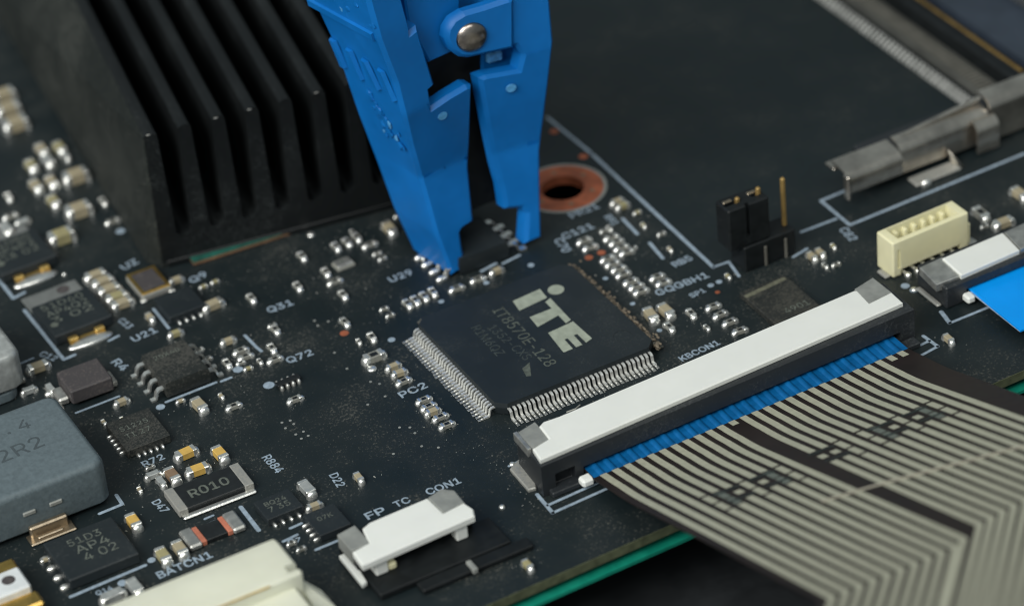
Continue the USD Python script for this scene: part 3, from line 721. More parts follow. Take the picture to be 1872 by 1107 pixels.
def flat_chip(name, label, cat_, x, y, w, d, h, pads, rz=0., body='chip', marks=()):
    """A leadless chip; pads are (side, count, pitch): 0 right, 1 back, 2 left, 3 front."""
    o = thing(name, label, cat_, (x, y, 0), rz)
    obj('body', bx(-w / 2, -d / 2, .02, w / 2, d / 2, h, .05), body, o)
    for side, n, pitch in pads:
        L = (w if side in (0, 2) else d) / 2
        for i in range(n):
            e = trimesh.creation.icosphere(2, 1.); e.vertices = e.vertices * [.30, .145, .20] + [L + .10, (i - (n - 1) / 2) * pitch, .03]
            obj('solder_pad', rotz(e, 90 * side), 'solder', o)
    for t, a, b in marks:
        obj('marking', lettering(t, a, b, h + .001, .012, hmax=.7), 'silk_dim', o, smooth=False)
    return o
mc = gull_chip('memory_chip', 'small black chip held between the tips of the blue clip', 'chip', 2.05, 14.5, 4.6, 5.0, 1.6, 4, 1.27, reach=1.75, lead_w=.5)
for i in range(4):
    e = trimesh.creation.icosphere(2, 1.); e.vertices = e.vertices * [.42, .30, .30] + [-3.85, (i - 1.5) * 1.27, .05]; obj('solder_foot', e, 'solder', mc)
gull_chip('leaded_chip', 'dusty black chip with four bent leads left of the bare area', 'chip', -24.95, 13.1, 3.9, 4.9, 1.45, 4, 1.27, reach=1.15, body='chip_dusty', marks=[('25X40', (-1.2, 1.0), (1.0, 1.1))])
flat_chip('leadless_chip', 'black square leadless chip just below the gold rimmed crystal', 'chip', -20.9, 21.4, 3.2, 3.3, .75, [(3, 4, .62), (1, 4, .62)])
flat_chip('leadless_chip', 'dull black leadless chip beside the large grey inductor', 'chip', -30.6, 7.6, 3.6, 4.2, .75, [(2, 5, .6), (3, 5, .5)], body='chip_dusty', marks=[('51225', (-1.2, .4), (1.1, .4)), ('TI 27', (-1.2, -.7), (.9, -.7))])
flat_chip('leadless_chip', 'small leadless chip right of the resistor marked R010', 'chip', -25.6, -6.9, 2.9, 2.5, .7, [(3, 4, .66)], marks=[('BQ24', (-.9, .2), (.8, .2)), ('7 35', (-.9, -.6), (.8, -.6))])
flat_chip('leadless_chip', 'small leadless chip touching the short white connector', 'chip', -23.4, -10.6, 2.5, 2.9, .7, [(2, 4, .64)], marks=[('07K', (-.6, .1), (.6, .1))])
flat_chip('dusty_chip', 'flat brown dusty chip behind the right half of the long white connector', 'chip', 18.6, -6.3, 4.2, 5.4, .55, [], body='chip_brown', marks=[('4901', (-.6, -1.9), (1.6, -1.9))])
dc = stage.GetPrimAtPath('/World/dusty_chip')
obj('marking', ribbon([(-1.9, 1.9), (1.7, 2.2)], .42, .551, .563), 'dust_tan', dc, label='tan bar printed across the top')
obj('marking', ribbon([(-1.6, 1.1), (0.4, 1.2)], .3, .551, .563), 'chip_dusty', dc)
def power_chip(label, x, y, rows, rz=0, w=5., d=6.2, tab=True, leads=True):
    o = thing('power_chip', label, 'chip', (x, y, 0), rz)
    obj('body', bx(-w / 2, -d / 2 + .3, .03, w / 2, d / 2 - .9, 1.0, .1), 'chip', o)
    if tab:
        fr = obj('drain_tab', bx(-w / 2 + .1, d / 2 - .88, .03, w / 2 - .1, d / 2 + 1.7, .30, .05), 'tab_grey', o)
        obj('tab_spot', cyl(1.0, d / 2 + .9, .29, .312, .55, 20), 'grey_body', fr)
        tb = union(bx(-1.55, -d / 2 - .55, .03, 1.55, -d / 2 + .28, .26, .06), bx(-1.55, -d / 2 - .2, .03, -.75, -d / 2 + .28, .55, .06), bx(.75, -d / 2 - .2, .03, 1.55, -d / 2 + .28, .55, .06))
        st = obj('source_tab', tb, 'brass', o)
        e = trimesh.creation.icosphere(3, 1.); e.vertices = e.vertices * [1.95, .62, .34] + [0, -d / 2 - .62, .03]
        obj('solder', e, 'solder', st)
    for k, t in enumerate(rows):
        obj('marking', lettering(t, (-1.9, 1.0 - k * 1.05), (1.7, 1.0 - k * 1.05), 1.001, .012, hmax=.8), 'silk_dim', o, smooth=False)
    obj('pin_dot', cyl(-1.9, -1.25, 1.0, 1.012, .34, 18), 'silk_dim', o)
    return o
power_chip('black power chip with silver tab, nearer of the two at the left edge', -28.85, 25.3, ['51D60', 'AP4Q2', ' 3 02'], rz=1)
power_chip('black power chip with silver tab, farther one, cut by the left edge', -29.2, 36.1, ['51D80', 'AP4P2', 'C3 02'], rz=1)
o = thing('power_chip', 'black power chip with three solder feet below the large inductor', 'chip', (-39.2, -4.0, 0), 0)
obj('body', bx(-2.9, -2.55, .03, 2.6, 2.6, 1.0, .1), 'chip', o)
for k in range(4):
    e = trimesh.creation.icosphere(2, 1.); e.vertices = e.vertices * [.42, .30, .26] + [-3.15, 1.9 - 1.27 * k, .03]; obj('solder_foot', e, 'solder', o)
for k, t in enumerate(('51D3', 'AP4', '4 02')): obj('marking', lettering(t, (-1.4 + .2 * k, 1.0 - k * 1.1), (1.2 + .2 * k, 1.0 - k * 1.1), 1.001, .012, hmax=.9), 'silk_dim', o, smooth=False)
# crystals
o = thing('crystal', 'square crystal with a bright gold rim beside the heatsink corner', 'crystal', (-21.75, 25.85, 0), 0)
obj('base', bx(-1.3, -1.75, .03, 1.3, 1.75, .55, .05), 'tin_dusty', o)
obj('gold_rim', minus(bx(-1.25, -1.7, .55, 1.25, 1.7, .72, .03), bx(-.98, -1.43, .5, .98, 1.43, .9, .01)), 'gold', o)
obj('lid', bx(-.97, -1.42, .55, .97, 1.42, .70, .02), 'grey_body', o)
for sx in (-1, 1): obj('solder_pad', bx(sx * 1.25 - .25, -1.95, .01, sx * 1.25 + .25, -1.5, .22, .06), 'solder', o)
xy = [q for q in [(-5.2, 17.6)]][0]
o = thing('crystal', 'small silver can crystal in the scatter left of the blue clip', 'crystal', (CRYSTAL[0], CRYSTAL[1], 0), 2)
obj('base', bx(-.8, -.62, .02, .8, .62, .3, .05), 'ceramic', o); obj('lid', bx(-.68, -.5, .3, .68, .5, .48, .05), 'tin', o); obj('marking', cyl(-.1, .05, .48, .492, .16, 14), 'silk_dim', o)
# resistor array
o = thing('resistor_array', 'four way resistor pack on the bare area left of the square chip', 'resistor', (ARRAY[0], ARRAY[1], 0), 3)
obj('body', bx(-1., -.32, .03, 1., .32, .42, .04), 'resistor_top', o)
for s in (-1, 1):
    for i in range(4):
        e = trimesh.creation.icosphere(2, 1.); e.vertices = e.vertices * [.17, .22, .34] + [(i - 1.5) * .5, s * .42, .05]; obj('terminal', e, 'tin', o)
# shunt resistor R010
o = thing('shunt_resistor', 'wide black resistor marked R010 with grey metal ends', 'resistor', (-29.0, -1.95, 0), -1)
obj('body', bx(-2.35, -1.45, .03, 2.35, 1.45, .62, .06), 'resistor_top', o)
for s in (-1, 1): obj('terminal', bx(min(s * 2.3, s * 3.05), -1.5, .02, max(s * 2.3, s * 3.05), 1.5, .66, .06), 'tin_dusty', o)
obj('solder_edge', bx(-2.9, -2.05, .01, 3.0, -1.52, .26, .10), 'solder', o)
obj('marking', lettering('R010', (-1.6, -.5), (1.6, -.5), .621, .012, bold=True, hmax=1.35), 'silk_dim', o, smooth=False)
# fuse with pinkish bands
o = thing('fuse', 'chip fuse with two pinkish bands and silver ends', 'fuse', (-30.8, -6.45, 0), 0)
obj('body', bx(-.85, -.95, .03, .85, .95, .42, .05), 'resistor_top', o)
for s in (-1, 1):
    obj('band', bx(min(s * .85, s * 1.25), -1., .03, max(s * .85, s * 1.25), 1., .46, .05), 'terracotta', o)
    obj('end_cap', bx(min(s * 1.24, s * 2.25), -1.15, .02, max(s * 1.24, s * 2.25), 1.15, .55, .14), 'tin', o)
# grey diode with silver ends
o = thing('power_diode', 'grey brown moulded diode with a silver end beside the leaded chip', 'diode', (-31.6, 15.55, 0), -1)
obj('body', bx(-1.75, -1.55, .25, 1.75, 1.6, 1.55, .12), 'grey_body', o)
obj('terminal', bx(-2.6, -.9, .02, -1.7, .9, .7, .15), 'tin', o); obj('terminal', bx(1.7, -.9, .02, 2.3, .9, .5, .1), 'tin_dusty', o)
for x_, y_ in ((-2.75, -1.15), (-2.7, 1.2)):
    e = trimesh.creation.icosphere(2, 1.); e.vertices = e.vertices * [.4, .3, .3] + [x_, y_, .03]; obj('solder_foot', e, 'solder', o)

# ================================================================== inductors
def rounded_block(x0, y0, x1, y1, z0, z1, r, er):
    p = []
    for z, q in ((z0, er), (z0 + er, 0), (z1 - er, 0), (z1 - er * .3, er * .3), (z1, er)):
        for cx, cy, a0 in ((x1 - r, y1 - r, 0), (x0 + r, y1 - r, 90), (x0 + r, y0 + r, 180), (x1 - r, y0 + r, 270)):
            for a in np.radians(np.linspace(a0, a0 + 90, 7)): p.append((cx + (r - q) * math.cos(a), cy + (r - q) * math.sin(a), z))
    return hull(p)
o = thing('inductor', 'large grey moulded inductor marked 2R2 at the left edge', 'inductor', (-40.9, 6.1, 0))
obj('body', rounded_block(-6, -5.1, 5.4, 5.1, .15, 4.2, 1.0, .5), 'inductor', o, smooth=50)
obj('marking', lettering('2R2', (INDTXT[2][0] + 40.9, INDTXT[2][1] - 6.1), (INDTXT[3][0] + 40.9, INDTXT[3][1] - 6.1), 4.2, .012, hmax=1.9), 'ind_ink', o, smooth=False)
obj('marking', lettering('. . 4', (INDTXT[0][0] + 40.9, INDTXT[0][1] - 6.1), (INDTXT[1][0] + 40.9, INDTXT[1][1] - 6.1), 4.2, .012, hmax=1.3), 'ind_ink', o, smooth=False)
tb = obj('terminal', union(bx(-1.7, -6.35, .03, 1.9, -5.05, .22, .08), bx(-1.4, -5.6, .1, 1.6, -5.08, 1.1, .12)), 'bronze', o)
obj('solder', bx(-1.0, -6.0, .2, 1.0, -5.75, .36, .1), 'bronze', tb)
for xx in (-1.55, .55): obj('terminal_stub', bx(xx, -5.22, 2.0, xx + 1.0, -5.04, 2.35, .06), 'tin_matte', o)
o = thing('inductor', 'smaller pale grey inductor at the left edge above the large one', 'inductor', (-40.2, 21.5, 0))
obj('body', rounded_block(-5, -4.1, 4.6, 4.1, .9, 4.4, 1.2, .5), 'cap_grey', o, smooth=50)
obj('base', rounded_block(-4.7, -3.9, 3.9, 3.7, .1, .95, 1.0, .1), 'inductor', o, smooth=50)
obj('terminal', bx(4.1, -2.2, .03, 5.0, 1.0, .5, .1), 'tin_dusty', o)
# corner lamp
o = thing('indicator_lamp', 'white lamp block with gold ends in the lower left corner', 'led', (-46.3, -5.1, 0), 0)
obj('body', bx(-2.0, -1.5, .1, 1.4, 1.1, 2.0, .15), 'glass_white', o)
obj('terminal', bx(-2.2, 1.1, .05, 1.5, 2.6, 1.7, .15), 'gold', o); obj('terminal', bx(-2.2, -3.2, .05, 1.7, -1.5, 1.5, .2), 'gold', o)
obj('lens', cyl(.2, -.1, 2.0, 2.03, .5, 20), 'grey_body', o)

# ================================================================== heatsink
th = math.radians(-9.5); hu = np.array([math.cos(th), math.sin(th), 0]); hv = np.array([-math.sin(th), math.cos(th), 0]); HO = np.array([-19.65, 27.62, 0])
sub = thing('processor_package', 'thin green and copper package edge showing under the heatsink', 'processor', (-17.5, 26.35, 0), -4.2)
obj('copper_layer', bx(0, 0, .08, 10.6, 58, .30, .02), 'package_copper', sub); obj('green_layer', bx(.0, .05, .30, 10.55, 58, .46, .02), 'package_green', sub)
hs = thing('heatsink', 'tall black finned heatsink at the upper left', 'heatsink', HO, -9.5)
NF, PITCH, FT, HL = 9, 2.82, 1.48, 62.
bot = []
for i in range(NF):                                                    # the base: a slab whose slots have rounded floors
    pass
prof = [(-.3, .95)]
W_ = NF * PITCH + FT
slab = [(0, .55), (W_, .55), (W_, 3.3), (0, 3.3)]
cs = Polygon(slab)
for i in range(NF):
    cx = FT + i * PITCH + (PITCH - FT) / 2
    cs = cs.difference(unary_union([Point(cx, 3.3).buffer((PITCH - FT) / 2 * 1.02, 10)]))
m = trimesh.creation.extrude_polygon(cs, HL, engine='earcut')          # local: x across, y up, z along
m = frame(m, (0, 0, 0), (1, 0, 0), (0, 0, 1), (0, 1, 0))
obj('base', m, 'heatsink', hs, smooth=35)
obj('foot', bx(.3, -.12, .03, W_ - .3, 8, .62, .1), 'heatsink', hs)
for i in range(NF + 1):
    x0 = i * PITCH
    r = FT / 2
    f = Polygon([(x0, 3.28), (x0 + FT, 3.28), (x0 + FT * .86, 12.5)] + [(x0 + FT / 2 + FT * .36 * math.cos(a), 12.5 + .4 * math.sin(a)) for a in np.linspace(.3, np.pi - .3, 7)] + [(x0 + FT * .14, 12.5)])
    fin = frame(trimesh.creation.extrude_polygon(f, HL, engine='earcut'), (0, 0, 0), (1, 0, 0), (0, 0, 1), (0, 1, 0))
    fp = obj('fin', fin, 'heatsink', hs, smooth=35)
    if i in (0, 2, 3, 5):
        e = trimesh.creation.icosphere(2, 1.); e.vertices = e.vertices * [.20, .05, .07] + [x0 + FT * .40, .01, 12.74]
        obj('worn_tip', e, 'edge_wear', fp)
# flared left flank whose foot runs along the package
R9 = np.array([[math.cos(-th), -math.sin(-th)], [math.sin(-th), math.cos(-th)]])
def to_local(x, y): return R9 @ (np.array([x, y]) - HO[:2])
A = to_local(-20.6, 28.9); B = to_local(FLANK[0], FLANK[1]); B = A + (B - A) * (HL - A[1]) / (B[1] - A[1])
fl = hull([(0.1, 0.02, 12.6), (.5, 0.02, 12.6), (.5, HL, 12.6), (.1, HL, 12.6), (-.1, 0.05, .1), (A[0], A[1] + .25, .1), (.6, .02, .1), (B[0], HL, .1), (.6, HL, .1)])
obj('side_wall', fl, 'heatsink_side', hs, smooth=False)
for k in range(7):
    y0 = 4 + k * 6.5 + rng.uniform(-1, 1)
    q = B[0] * (y0 / HL)
    obj('side_groove', tube([(q * .93 - .02, y0, 1.0), (q * .07 + .10, y0 + .4, 11.6)], .17, 6), 'header', hs)

# ================================================================== long ribbon connector
cn = thing('ribbon_connector', 'long black connector with a white locking bar across the front of the square chip', 'connector')
hp = [(-8.7, -16.75), (-8.4, -12.5), (24.6, -11.9), (24.5, -16.2)]
slot = bx(-5.2, -17.5, .55, 23.2, -13.8, 1.28, .02)
pocket = bx(-7.6, -17.5, .3, -5.9, -16.0, 1.7, .05)
obj('housing', minus(prism(hp, .03, 2.95, .12), slot, pocket), 'housing', cn)
obj('lower_lip', bx(-8.2, -17.3, .02, 24.3, -16.3, .5, .08), 'housing', cn)
obj('locking_bar', prism(CON_WHITE, 2.99, 3.4, .10), 'white', cn)
for t, z in zip(CON_TABS, (3.24, 3.43)): obj('metal_tab', prism(t, 2.4, z, .04), 'tin_matte', cn)
obj('tab_edge', prism([(-8.42, -14.9), (-8.30, -12.5), (-8.62, -12.5), (-8.74, -14.9)], 2.6, 3.3, .03), 'tin', cn)
obj('metal_foot', prism(CONFOOT, .02, .3, .08), 'tin_dusty', cn)
obj('latch_end', bx(-5.95, -17.9, .25, -4.95, -17.0, .95, .18), 'white', cn)
obj('metal_foot', bx(24.55, -13.6, .02, 25.6, -12.2, .4, .12), 'tin_dusty', cn)
# ---- the ribbon itself: rises out of the connector in a gentle curve
ss = np.linspace(0, 90, 1801); tn = RIB['T0'] + (RIB['T1'] - RIB['T0']) * np.minimum(ss / RIB['L0'], 1)
cc = 1 / np.sqrt(1 + tn ** 2); sn = tn * cc
YY = np.r_[0, np.cumsum((cc[1:] + cc[:-1]) / 2 * np.diff(ss))]; HH = np.r_[0, np.cumsum((sn[1:] + sn[:-1]) / 2 * np.diff(ss))]
def surf(x, s, lift=0.):
    s = np.asarray(s, float); x = np.asarray(x, float)
    sl = np.interp(s, ss, tn); k = 1 / np.sqrt(1 + sl ** 2)
    neg = np.minimum(s, 0)
    return np.stack([x, RIB['Y0'] - np.interp(s, ss, YY) - neg - lift * sl * k * -1 * -1, RIB['Z0'] + np.interp(s, ss, HH) + lift * k], -1)
def drift(s): return -.058 * np.maximum(np.asarray(s, float) - 3, 0)
PITCHT, X0T, NT = 1.007, -4.25, 27
def corner_s(i):
    return np.interp(i, [0, 6, 9, 12, 15, 26], [36.4, 36.9, 37.0, 35.2, 34.7, 34.0])
rb = thing('ribbon_cable', 'black flat ribbon cable with silver stripes rising out of the long connector', 'cable')
def strip(path, w, lift, th=.02):
    """A thin stripe of width w along path [(x, s)] on the cable."""
    p = np.asarray(path, float); d = np.gradient(p, axis=0); d /= np.linalg.norm(d, axis=1, keepdims=True); n = np.c_[-d[:, 1], d[:, 0]]
    if len(p) > 2:
        e = np.diff(p, axis=0); e /= np.linalg.norm(e, axis=1, keepdims=True); en_ = np.c_[-e[:, 1], e[:, 0]]
        n[0], n[-1] = en_[0], en_[-1]
        k = en_[1:] + en_[:-1]; n[1:-1] = k / (k * en_[1:]).sum(1, keepdims=True)
    w = np.asarray(w, float); w = w[:, None] if w.ndim else w
    a, b = p + n * w / 2, p - n * w / 2; K = len(p)
    v = np.vstack([surf(a[:, 0], a[:, 1], lift + th), surf(b[:, 0], b[:, 1], lift + th), surf(a[:, 0], a[:, 1], lift), surf(b[:, 0], b[:, 1], lift)])
    f = []
    for i in range(K - 1):
        f += [(i, i + 1, K + i + 1), (i, K + i + 1, K + i), (2 * K + i, 3 * K + i + 1, 2 * K + i + 1), (2 * K + i, 3 * K + i, 3 * K + i + 1),
              (i, 2 * K + i + 1, i + 1), (i, 2 * K + i, 2 * K + i + 1), (K + i, K + i + 1, 3 * K + i + 1), (K + i, 3 * K + i + 1, 3 * K + i)]
    f += [(0, K, 3 * K), (0, 3 * K, 2 * K), (K - 1, 4 * K - 1, 2 * K - 1), (K - 1, 3 * K - 1, 4 * K - 1)]
    m = trimesh.Trimesh(v, f, process=False); m.fix_normals(); return m
def seg(i, s0, s1):
    q = np.arange(s0, s1, .6); q = np.r_[q, s1] if s1 - q[-1] > .05 else np.r_[q[:-1], s1]
    return [(X0T + i * PITCHT + float(drift(a)), a) for a in q]
# film
SV = np.r_[np.arange(-3.2, 36.1, .8)]
def film_piece(left, right, lift0, th):
    K = len(left); NX = 14; v, f = [], []
    for l in (lift0, lift0 - th):
        for a, b in zip(left, right):
            for t in np.linspace(0, 1, NX): q = np.array(a) * (1 - t) + np.array(b) * t; v.append(surf(q[0], q[1], l))
    for i in range(K - 1):
        for j in range(NX - 1):
            a = i * NX + j; o = K * NX
            f += [(a, a + 1, a + NX + 1), (a, a + NX + 1, a + NX), (o + a, o + a + NX + 1, o + a + 1), (o + a, o + a + NX, o + a + NX + 1)]
        for j, s_ in ((0, 1), (NX - 1, -1)):
            a = i * NX + j; o = K * NX; q = [(a, a + NX, o + a + NX), (a, o + a + NX, o + a)]; f += [x[::-s_] if s_ < 0 else x for x in q]
    m = trimesh.Trimesh(v, f, process=False); m.fix_normals(); return m
left = [(X0T - .85 + float(drift(s)), s) for s in SV]; right = [(X0T + 27.0 + float(drift(s)) * 1.25, s) for s in SV]
# after the bend in the print the film runs off to the lower left
DIR = np.array([-.63, .78])
for k in range(1, 16):
    left.append(tuple(np.array(left[len(SV) - 1]) + DIR * 1.2 * k)); right.append(tuple(np.array(right[len(SV) - 1]) + np.array([0.0, .9]) * 1.2 * k))
obj('film', film_piece(left, right, -.004, .11), 'film', rb, smooth=40)
TRI, DOT, DIM = {3, 6, 9, 14, 16, 19, 22}, {5, 7, 12, 13, 18, 20}, {4, 8, 17, 21}
LW = .55
for i in range(NT):
    sc = float(corner_s(i)); xc = X0T + i * PITCHT + float(drift(sc))
    tail = [(xc + DIR[0] * q, sc + DIR[1] * q) for q in (1.5, 3, 6, 9, 12, 15, 18, 21)]
    if i >= 25:
        obj('stripe', strip(seg(i, .0, .95), LW, 0), 'trace', rb); continue
    if i == 11:
        obj('stripe', strip(seg(i, .0, .75), LW, 0), 'trace', rb); continue
    o1 = rng.normal(0, .05)
    if i in TRI:
        cuts = [(0, 10.75 + o1), (11.1 + o1, 12.9 + o1), (13.22 + o1, 14.95 + o1), (15.3 + o1, None)]
    elif i in DOT:
        cuts = [(0, 11.1 + o1), (12.25 + o1, 13.15 + o1), (14.3 + o1, None)]
    elif i in DIM:
        cuts = [(0, 10.9 + o1), (15.0 + o1, None)]
        obj('stripe', strip(seg(i, 11.15 + o1, 12.9 + o1), LW, 0), 'trace_dim', rb, label='dimmed short stripe'); obj('stripe', strip(seg(i, 13.1 + o1, 14.8 + o1), LW, 0), 'trace_dim', rb, label='dimmed short stripe')
    else:
        cuts = [(0, None)]
    for a, b in cuts:
        sg = seg(i, a, sc if b is None else b)
        wd = [LW] * len(sg)
        if b is None: sg, wd = sg + tail, wd[:-1] + [LW * .92] + [LW * .80] * len(tail)
        obj('stripe', strip(sg, wd, 0), 'trace', rb, smooth=60)
for a, b in ((3, 6), (6, 9), (11, 14), (16, 19), (19, 22)):
    xa, xb = X0T + (a + .45) * PITCHT - .5, X0T + (b - .45) * PITCHT - .5
    for s0, s1 in ((11.0, 12.0), (13.4, 14.4)):
        obj('overprint', strip([(xa, s0 + .35), (xa + .5, s0 + .5), (xb - .5, s0 + .5), (xb, s0 + .65)], .34, .022, .01), 'overprint', rb)
cr = [(2.4, 20.6), (3.84, 21.07), (6.5, 22.0), (9.68, 23.26), (12.5, 24.5), (15.77, 25.91), (20, 27.6), (24, 29.4)]
obj('crease', strip(cr, .36, .022, .07), 'crease', rb)
# blue stiffener with one soft rib over each stripe
bs = obj('blue_stiffener', bx(-5.05, -17.92, .70, 22.75, -15.3, .90, .03), 'blue_band', rb)
for i in range(NT):
    x = X0T + i * PITCHT
    obj('rib', tube([(x, -15.4, .70), (x, -17.1, .70), (x, -17.86, .70)], .34, 12), 'blue_band', bs, smooth=60)

# ================================================================== short connector at the bottom and the right connector
c2 = thing('ribbon_connector', 'short white topped connector at the bottom with empty black mouth', 'connector')
obj('housing', union(bx(-24.2, -17.4, .03, -14.9, -14.2, 1.9, .1), bx(-24.0, -20.4, .03, -13.4, -17.0, .62, .1)), 'header', c2)
obj('mouth_rim', bx(-21.2, -21.6, .03, -12.2, -20.45, .5, .1), 'header', c2)
obj('locking_bar', prism(CON2_WHITE, 1.95, 2.5, .10), 'white', c2)
for t, z in zip(CON2_TABS, (2.42, 2.54)): obj('metal_tab', prism(t, 1.2, z, .05), 'tin_matte', c2)
obj('bar_arm', prism(CON2_ARM, .5, .85, .06), 'white', c2)
obj('bar_leg', bx(-16.7, -18.35, .62, -15.75, -17.3, 1.96, .1), 'white', c2); obj('bar_leg', bx(-23.3, -18.5, .62, -22.3, -17.2, 1.96, .1), 'white', c2)
obj('bar_foot', bx(-22.25, -18.45, .62, -21.6, -17.6, 1.2, .12), 'cream', c2)
obj('contact_pin', bx(-17.3, -21.9, .3, -16.9, -20.7, .75, .05), 'tin_matte', c2)
c3 = thing('ribbon_connector', 'white topped connector at the right edge holding the bright blue film', 'connector')
obj('housing', minus(bx(28.7, -14.4, .03, 46, -10.4, 2.05, .12), bx(30.6, -15, .5, 44, -12, 1.25, .02)), 'housing', c3)
obj('locking_bar', prism(CON3_WHITE, 2.07, 2.5, .08), 'white', c3)
for t, z in zip(CON3_TABS, (2.3, 2.52)): obj('metal_tab', prism(t, 1.6, z, .06), 'tin', c3)
obj('latch_end', bx(30.2, -15.2, .3, 30.95, -14.3, .95, .15), 'white', c3)
obj('metal_foot', bx(28.25, -13.8, .02, 28.72, -10.8, .3, .12), 'tin_dusty', c3)
bf = thing('blue_film_cable', 'bright blue film cable end leaving the right connector', 'cable')
b0, b1 = BLUEFLEX
obj('film', hull([(x, y, z + dz) for x, y, z in ((b0[0], -13.0, .85), (b0[0], -14.4, .9), (b1[0], -21.2, 1.0), (43, -13.0, .85), (43, -21.4, 1.0)) for dz in (0, .16)]), 'blue_flex', bf)
obj('edge_stripe', bx(b0[0] - .14, -21.0, .86, b0[0] - .01, -14.5, .93, .02), 'silk', bf)
obj('cable_tail', bx(b0[0] + .2, -30, .86, 43, -21.5, 1.0, .04), 'white', bf)

# ================================================================== cream socket, battery connector, pin header
ws = thing('cream_socket', 'cream upright socket with six slots on the right', 'connector', (31.4, -7.45, 0), 1.5)
shell = minus(bx(-3.75, -1.05, .12, 3.65, 1.15, 3.45, .12), bx(-3.0, -.72, 1.0, 2.9, .92, 4, .05), bx(-3.0, -1.3, -.1, 2.9, -.35, .72, .02), bx(-3.3, -1.4, .8, -3.0, -.85, 2.6, .04))
obj('housing', shell, 'cream', ws)
for i in range(6):
    obj('contact', bx(-2.25 + i * .9 - .17, .45, .95, -2.25 + i * .9 + .17, .95, 3.05, .06), 'cream', ws)
    obj('lead', bx(-2.55 + i * .95 - .13, -1.4, .05, -2.55 + i * .95 + .13, -.3, .25, .05), 'lead', ws)
    e = trimesh.creation.icosphere(2, 1.); e.vertices = e.vertices * [.27, .36, .30] + [-2.55 + i * .95, -1.35, .10]; obj('solder_foot', e, 'solder', ws)
obj('side_clip', bx(3.66, -.9, .3, 3.95, .3, 2.2, .08), 'cream', ws); obj('solder_foot', bx(-4.25, -.7, .02, -3.7, .5, .3, .1), 'tin_dusty', ws); obj('solder_foot', bx(3.6, -1.2, .02, 4.6, -.2, .25, .1), 'tin', ws)
bc = thing('battery_connector', 'large ivory battery connector at the bottom edge', 'connector', (-38.4, -17.6, 0), 0)
body = union(bx(-9, -2.35, .1, 9.1, 2.25, 5.0, .18), bx(-9, -5.0, .1, 8.4, -2.0, 3.9, .15))
body = minus(body, bx(-8, -6, 1.2, 7.2, -2.9, 3.3, .05), hull([(9.3, 1.6, 5.2), (9.3, 2.4, 5.2), (8.4, 2.4, 5.2), (9.3, 2.4, 3), (9.3, 1.9, 3)]), bx(8.2, -1.9, 3.4, 9.4, -1.1, 5.2, .05))
obj('housing', body, 'ivory', bc)
obj('side_ear', hull([(9.05, -1.0, .1), (9.05, -1.0, 3.6), (10.6, -1.7, .1), (10.4, -1.8, 2.3), (10.9, -4.0, .1), (10.6, -4.0, 2.0), (9.05, -4.6, .1), (9.05, -4.6, 2.2)]), 'ivory', bc)
obj('front_ledge', bx(4.6, -6.3, .1, 8.9, -5.05, 2.9, .2), 'ivory', bc)
obj('seam', bx(-3.0, -2.48, 4.86, 6.5, -2.37, 4.98, .02), 'ivory_seam', bc)
ph = thing('pin_header', 'black pin header with one bare gold pin beside the white printed lines', 'connector', (21.0, .1, 0), 0)
obj('base', bx(-2.3, -1.1, .05, 2.5, 1.1, 2.4, .1), 'header', ph)
obj('pin', bx(1.9, -.3, 2.3, 2.3, .1, 6.9, .12), 'gold_dull', ph); obj('pin', bx(-2.35, -.3, 2.3, -1.95, .1, 6.7, .12), 'gold_dull', ph); obj('pin', bx(-.4, -.3, 2.3, 0.0, .1, 6.9, .12), 'gold_dull', ph)
for xx in (-.5, 1.4): obj('solder_tail', bx(xx, -1.24, .03, xx + .22, -1.10, 1.9, .04), 'socket_rib', ph)
jc = thing('jumper_cap', 'black jumper cap pushed over two pins of the header', 'jumper', (20.0, .1, 2.42), 0)
obj('body', minus(bx(-2.55, -1.0, 0, 1.25, 1.0, 3.9, .14), bx(-2.35, -.32, -.2, -1.0, .12, 4.2, .02), bx(.1, -.32, -.2, 1.0, .12, 4.2, .02), bx(-.95, -1.1, .9, -.6, -.7, 4.2, .02)), 'header', jc)
for xx in (-1.9, .35): obj('contact', bx(xx - .35, .15, 3.5, xx + .45, .5, 3.96, .06), 'bronze', jc)

# ================================================================== memory slot at the upper right
ms = thing('memory_socket', 'black memory slot with a long row of silver contacts at the upper right', 'connector', (47.3, 7.0, 0), 0)
obj('body', union(bx(.5, -.3, .05, 3.1, 70, 1.0, .1), bx(2.9, -.3, .05, 4.2, 70, 3.0, .2)), 'header', ms)
for k in range(110):
    obj('contact', hull([(x, k * .6 + dy * 1.2, z) for x, z in ((-.30, .02), (-.30, .12), (.05, .03), (.10, .16), (.50, .55), (.50, .70)) for dy in (.08, .32)]), 'lead_dim', ms, smooth=False)
for k in range(110): obj('inner_contact', bx(4.0, k * .5 + .05, 2.9, 4.35, k * .5 + .32, 3.1, .03), 'gold_dull', ms)
obj('contact_cover', bx(.62, .2, .8, 2.9, 70, 1.6, .15), 'socket_grey', ms)
for k in range(130): obj('inner_contact', bx(1.0, k * .5 + .1, 1.58, 2.3, k * .5 + .32, 1.74, .03), 'socket_rib', ms, smooth=False)
mm = thing('memory_module', 'dark memory module slanting out of the slot in the upper right corner', 'memory', (52.2, 6.5, 2.6), 0)
obj('board', bx(0, 0, 0, 34, 70, 1.0, .05), 'module', mm)
for k in range(4): obj('memory_chip', bx(5 + 0, 6 + k * 16, 1.0, 14, 18 + k * 16, 2.0, .1), 'module_chip', mm)
lt = thing('slot_latch', 'folded steel latch arm at the end of the memory slot', 'latch')
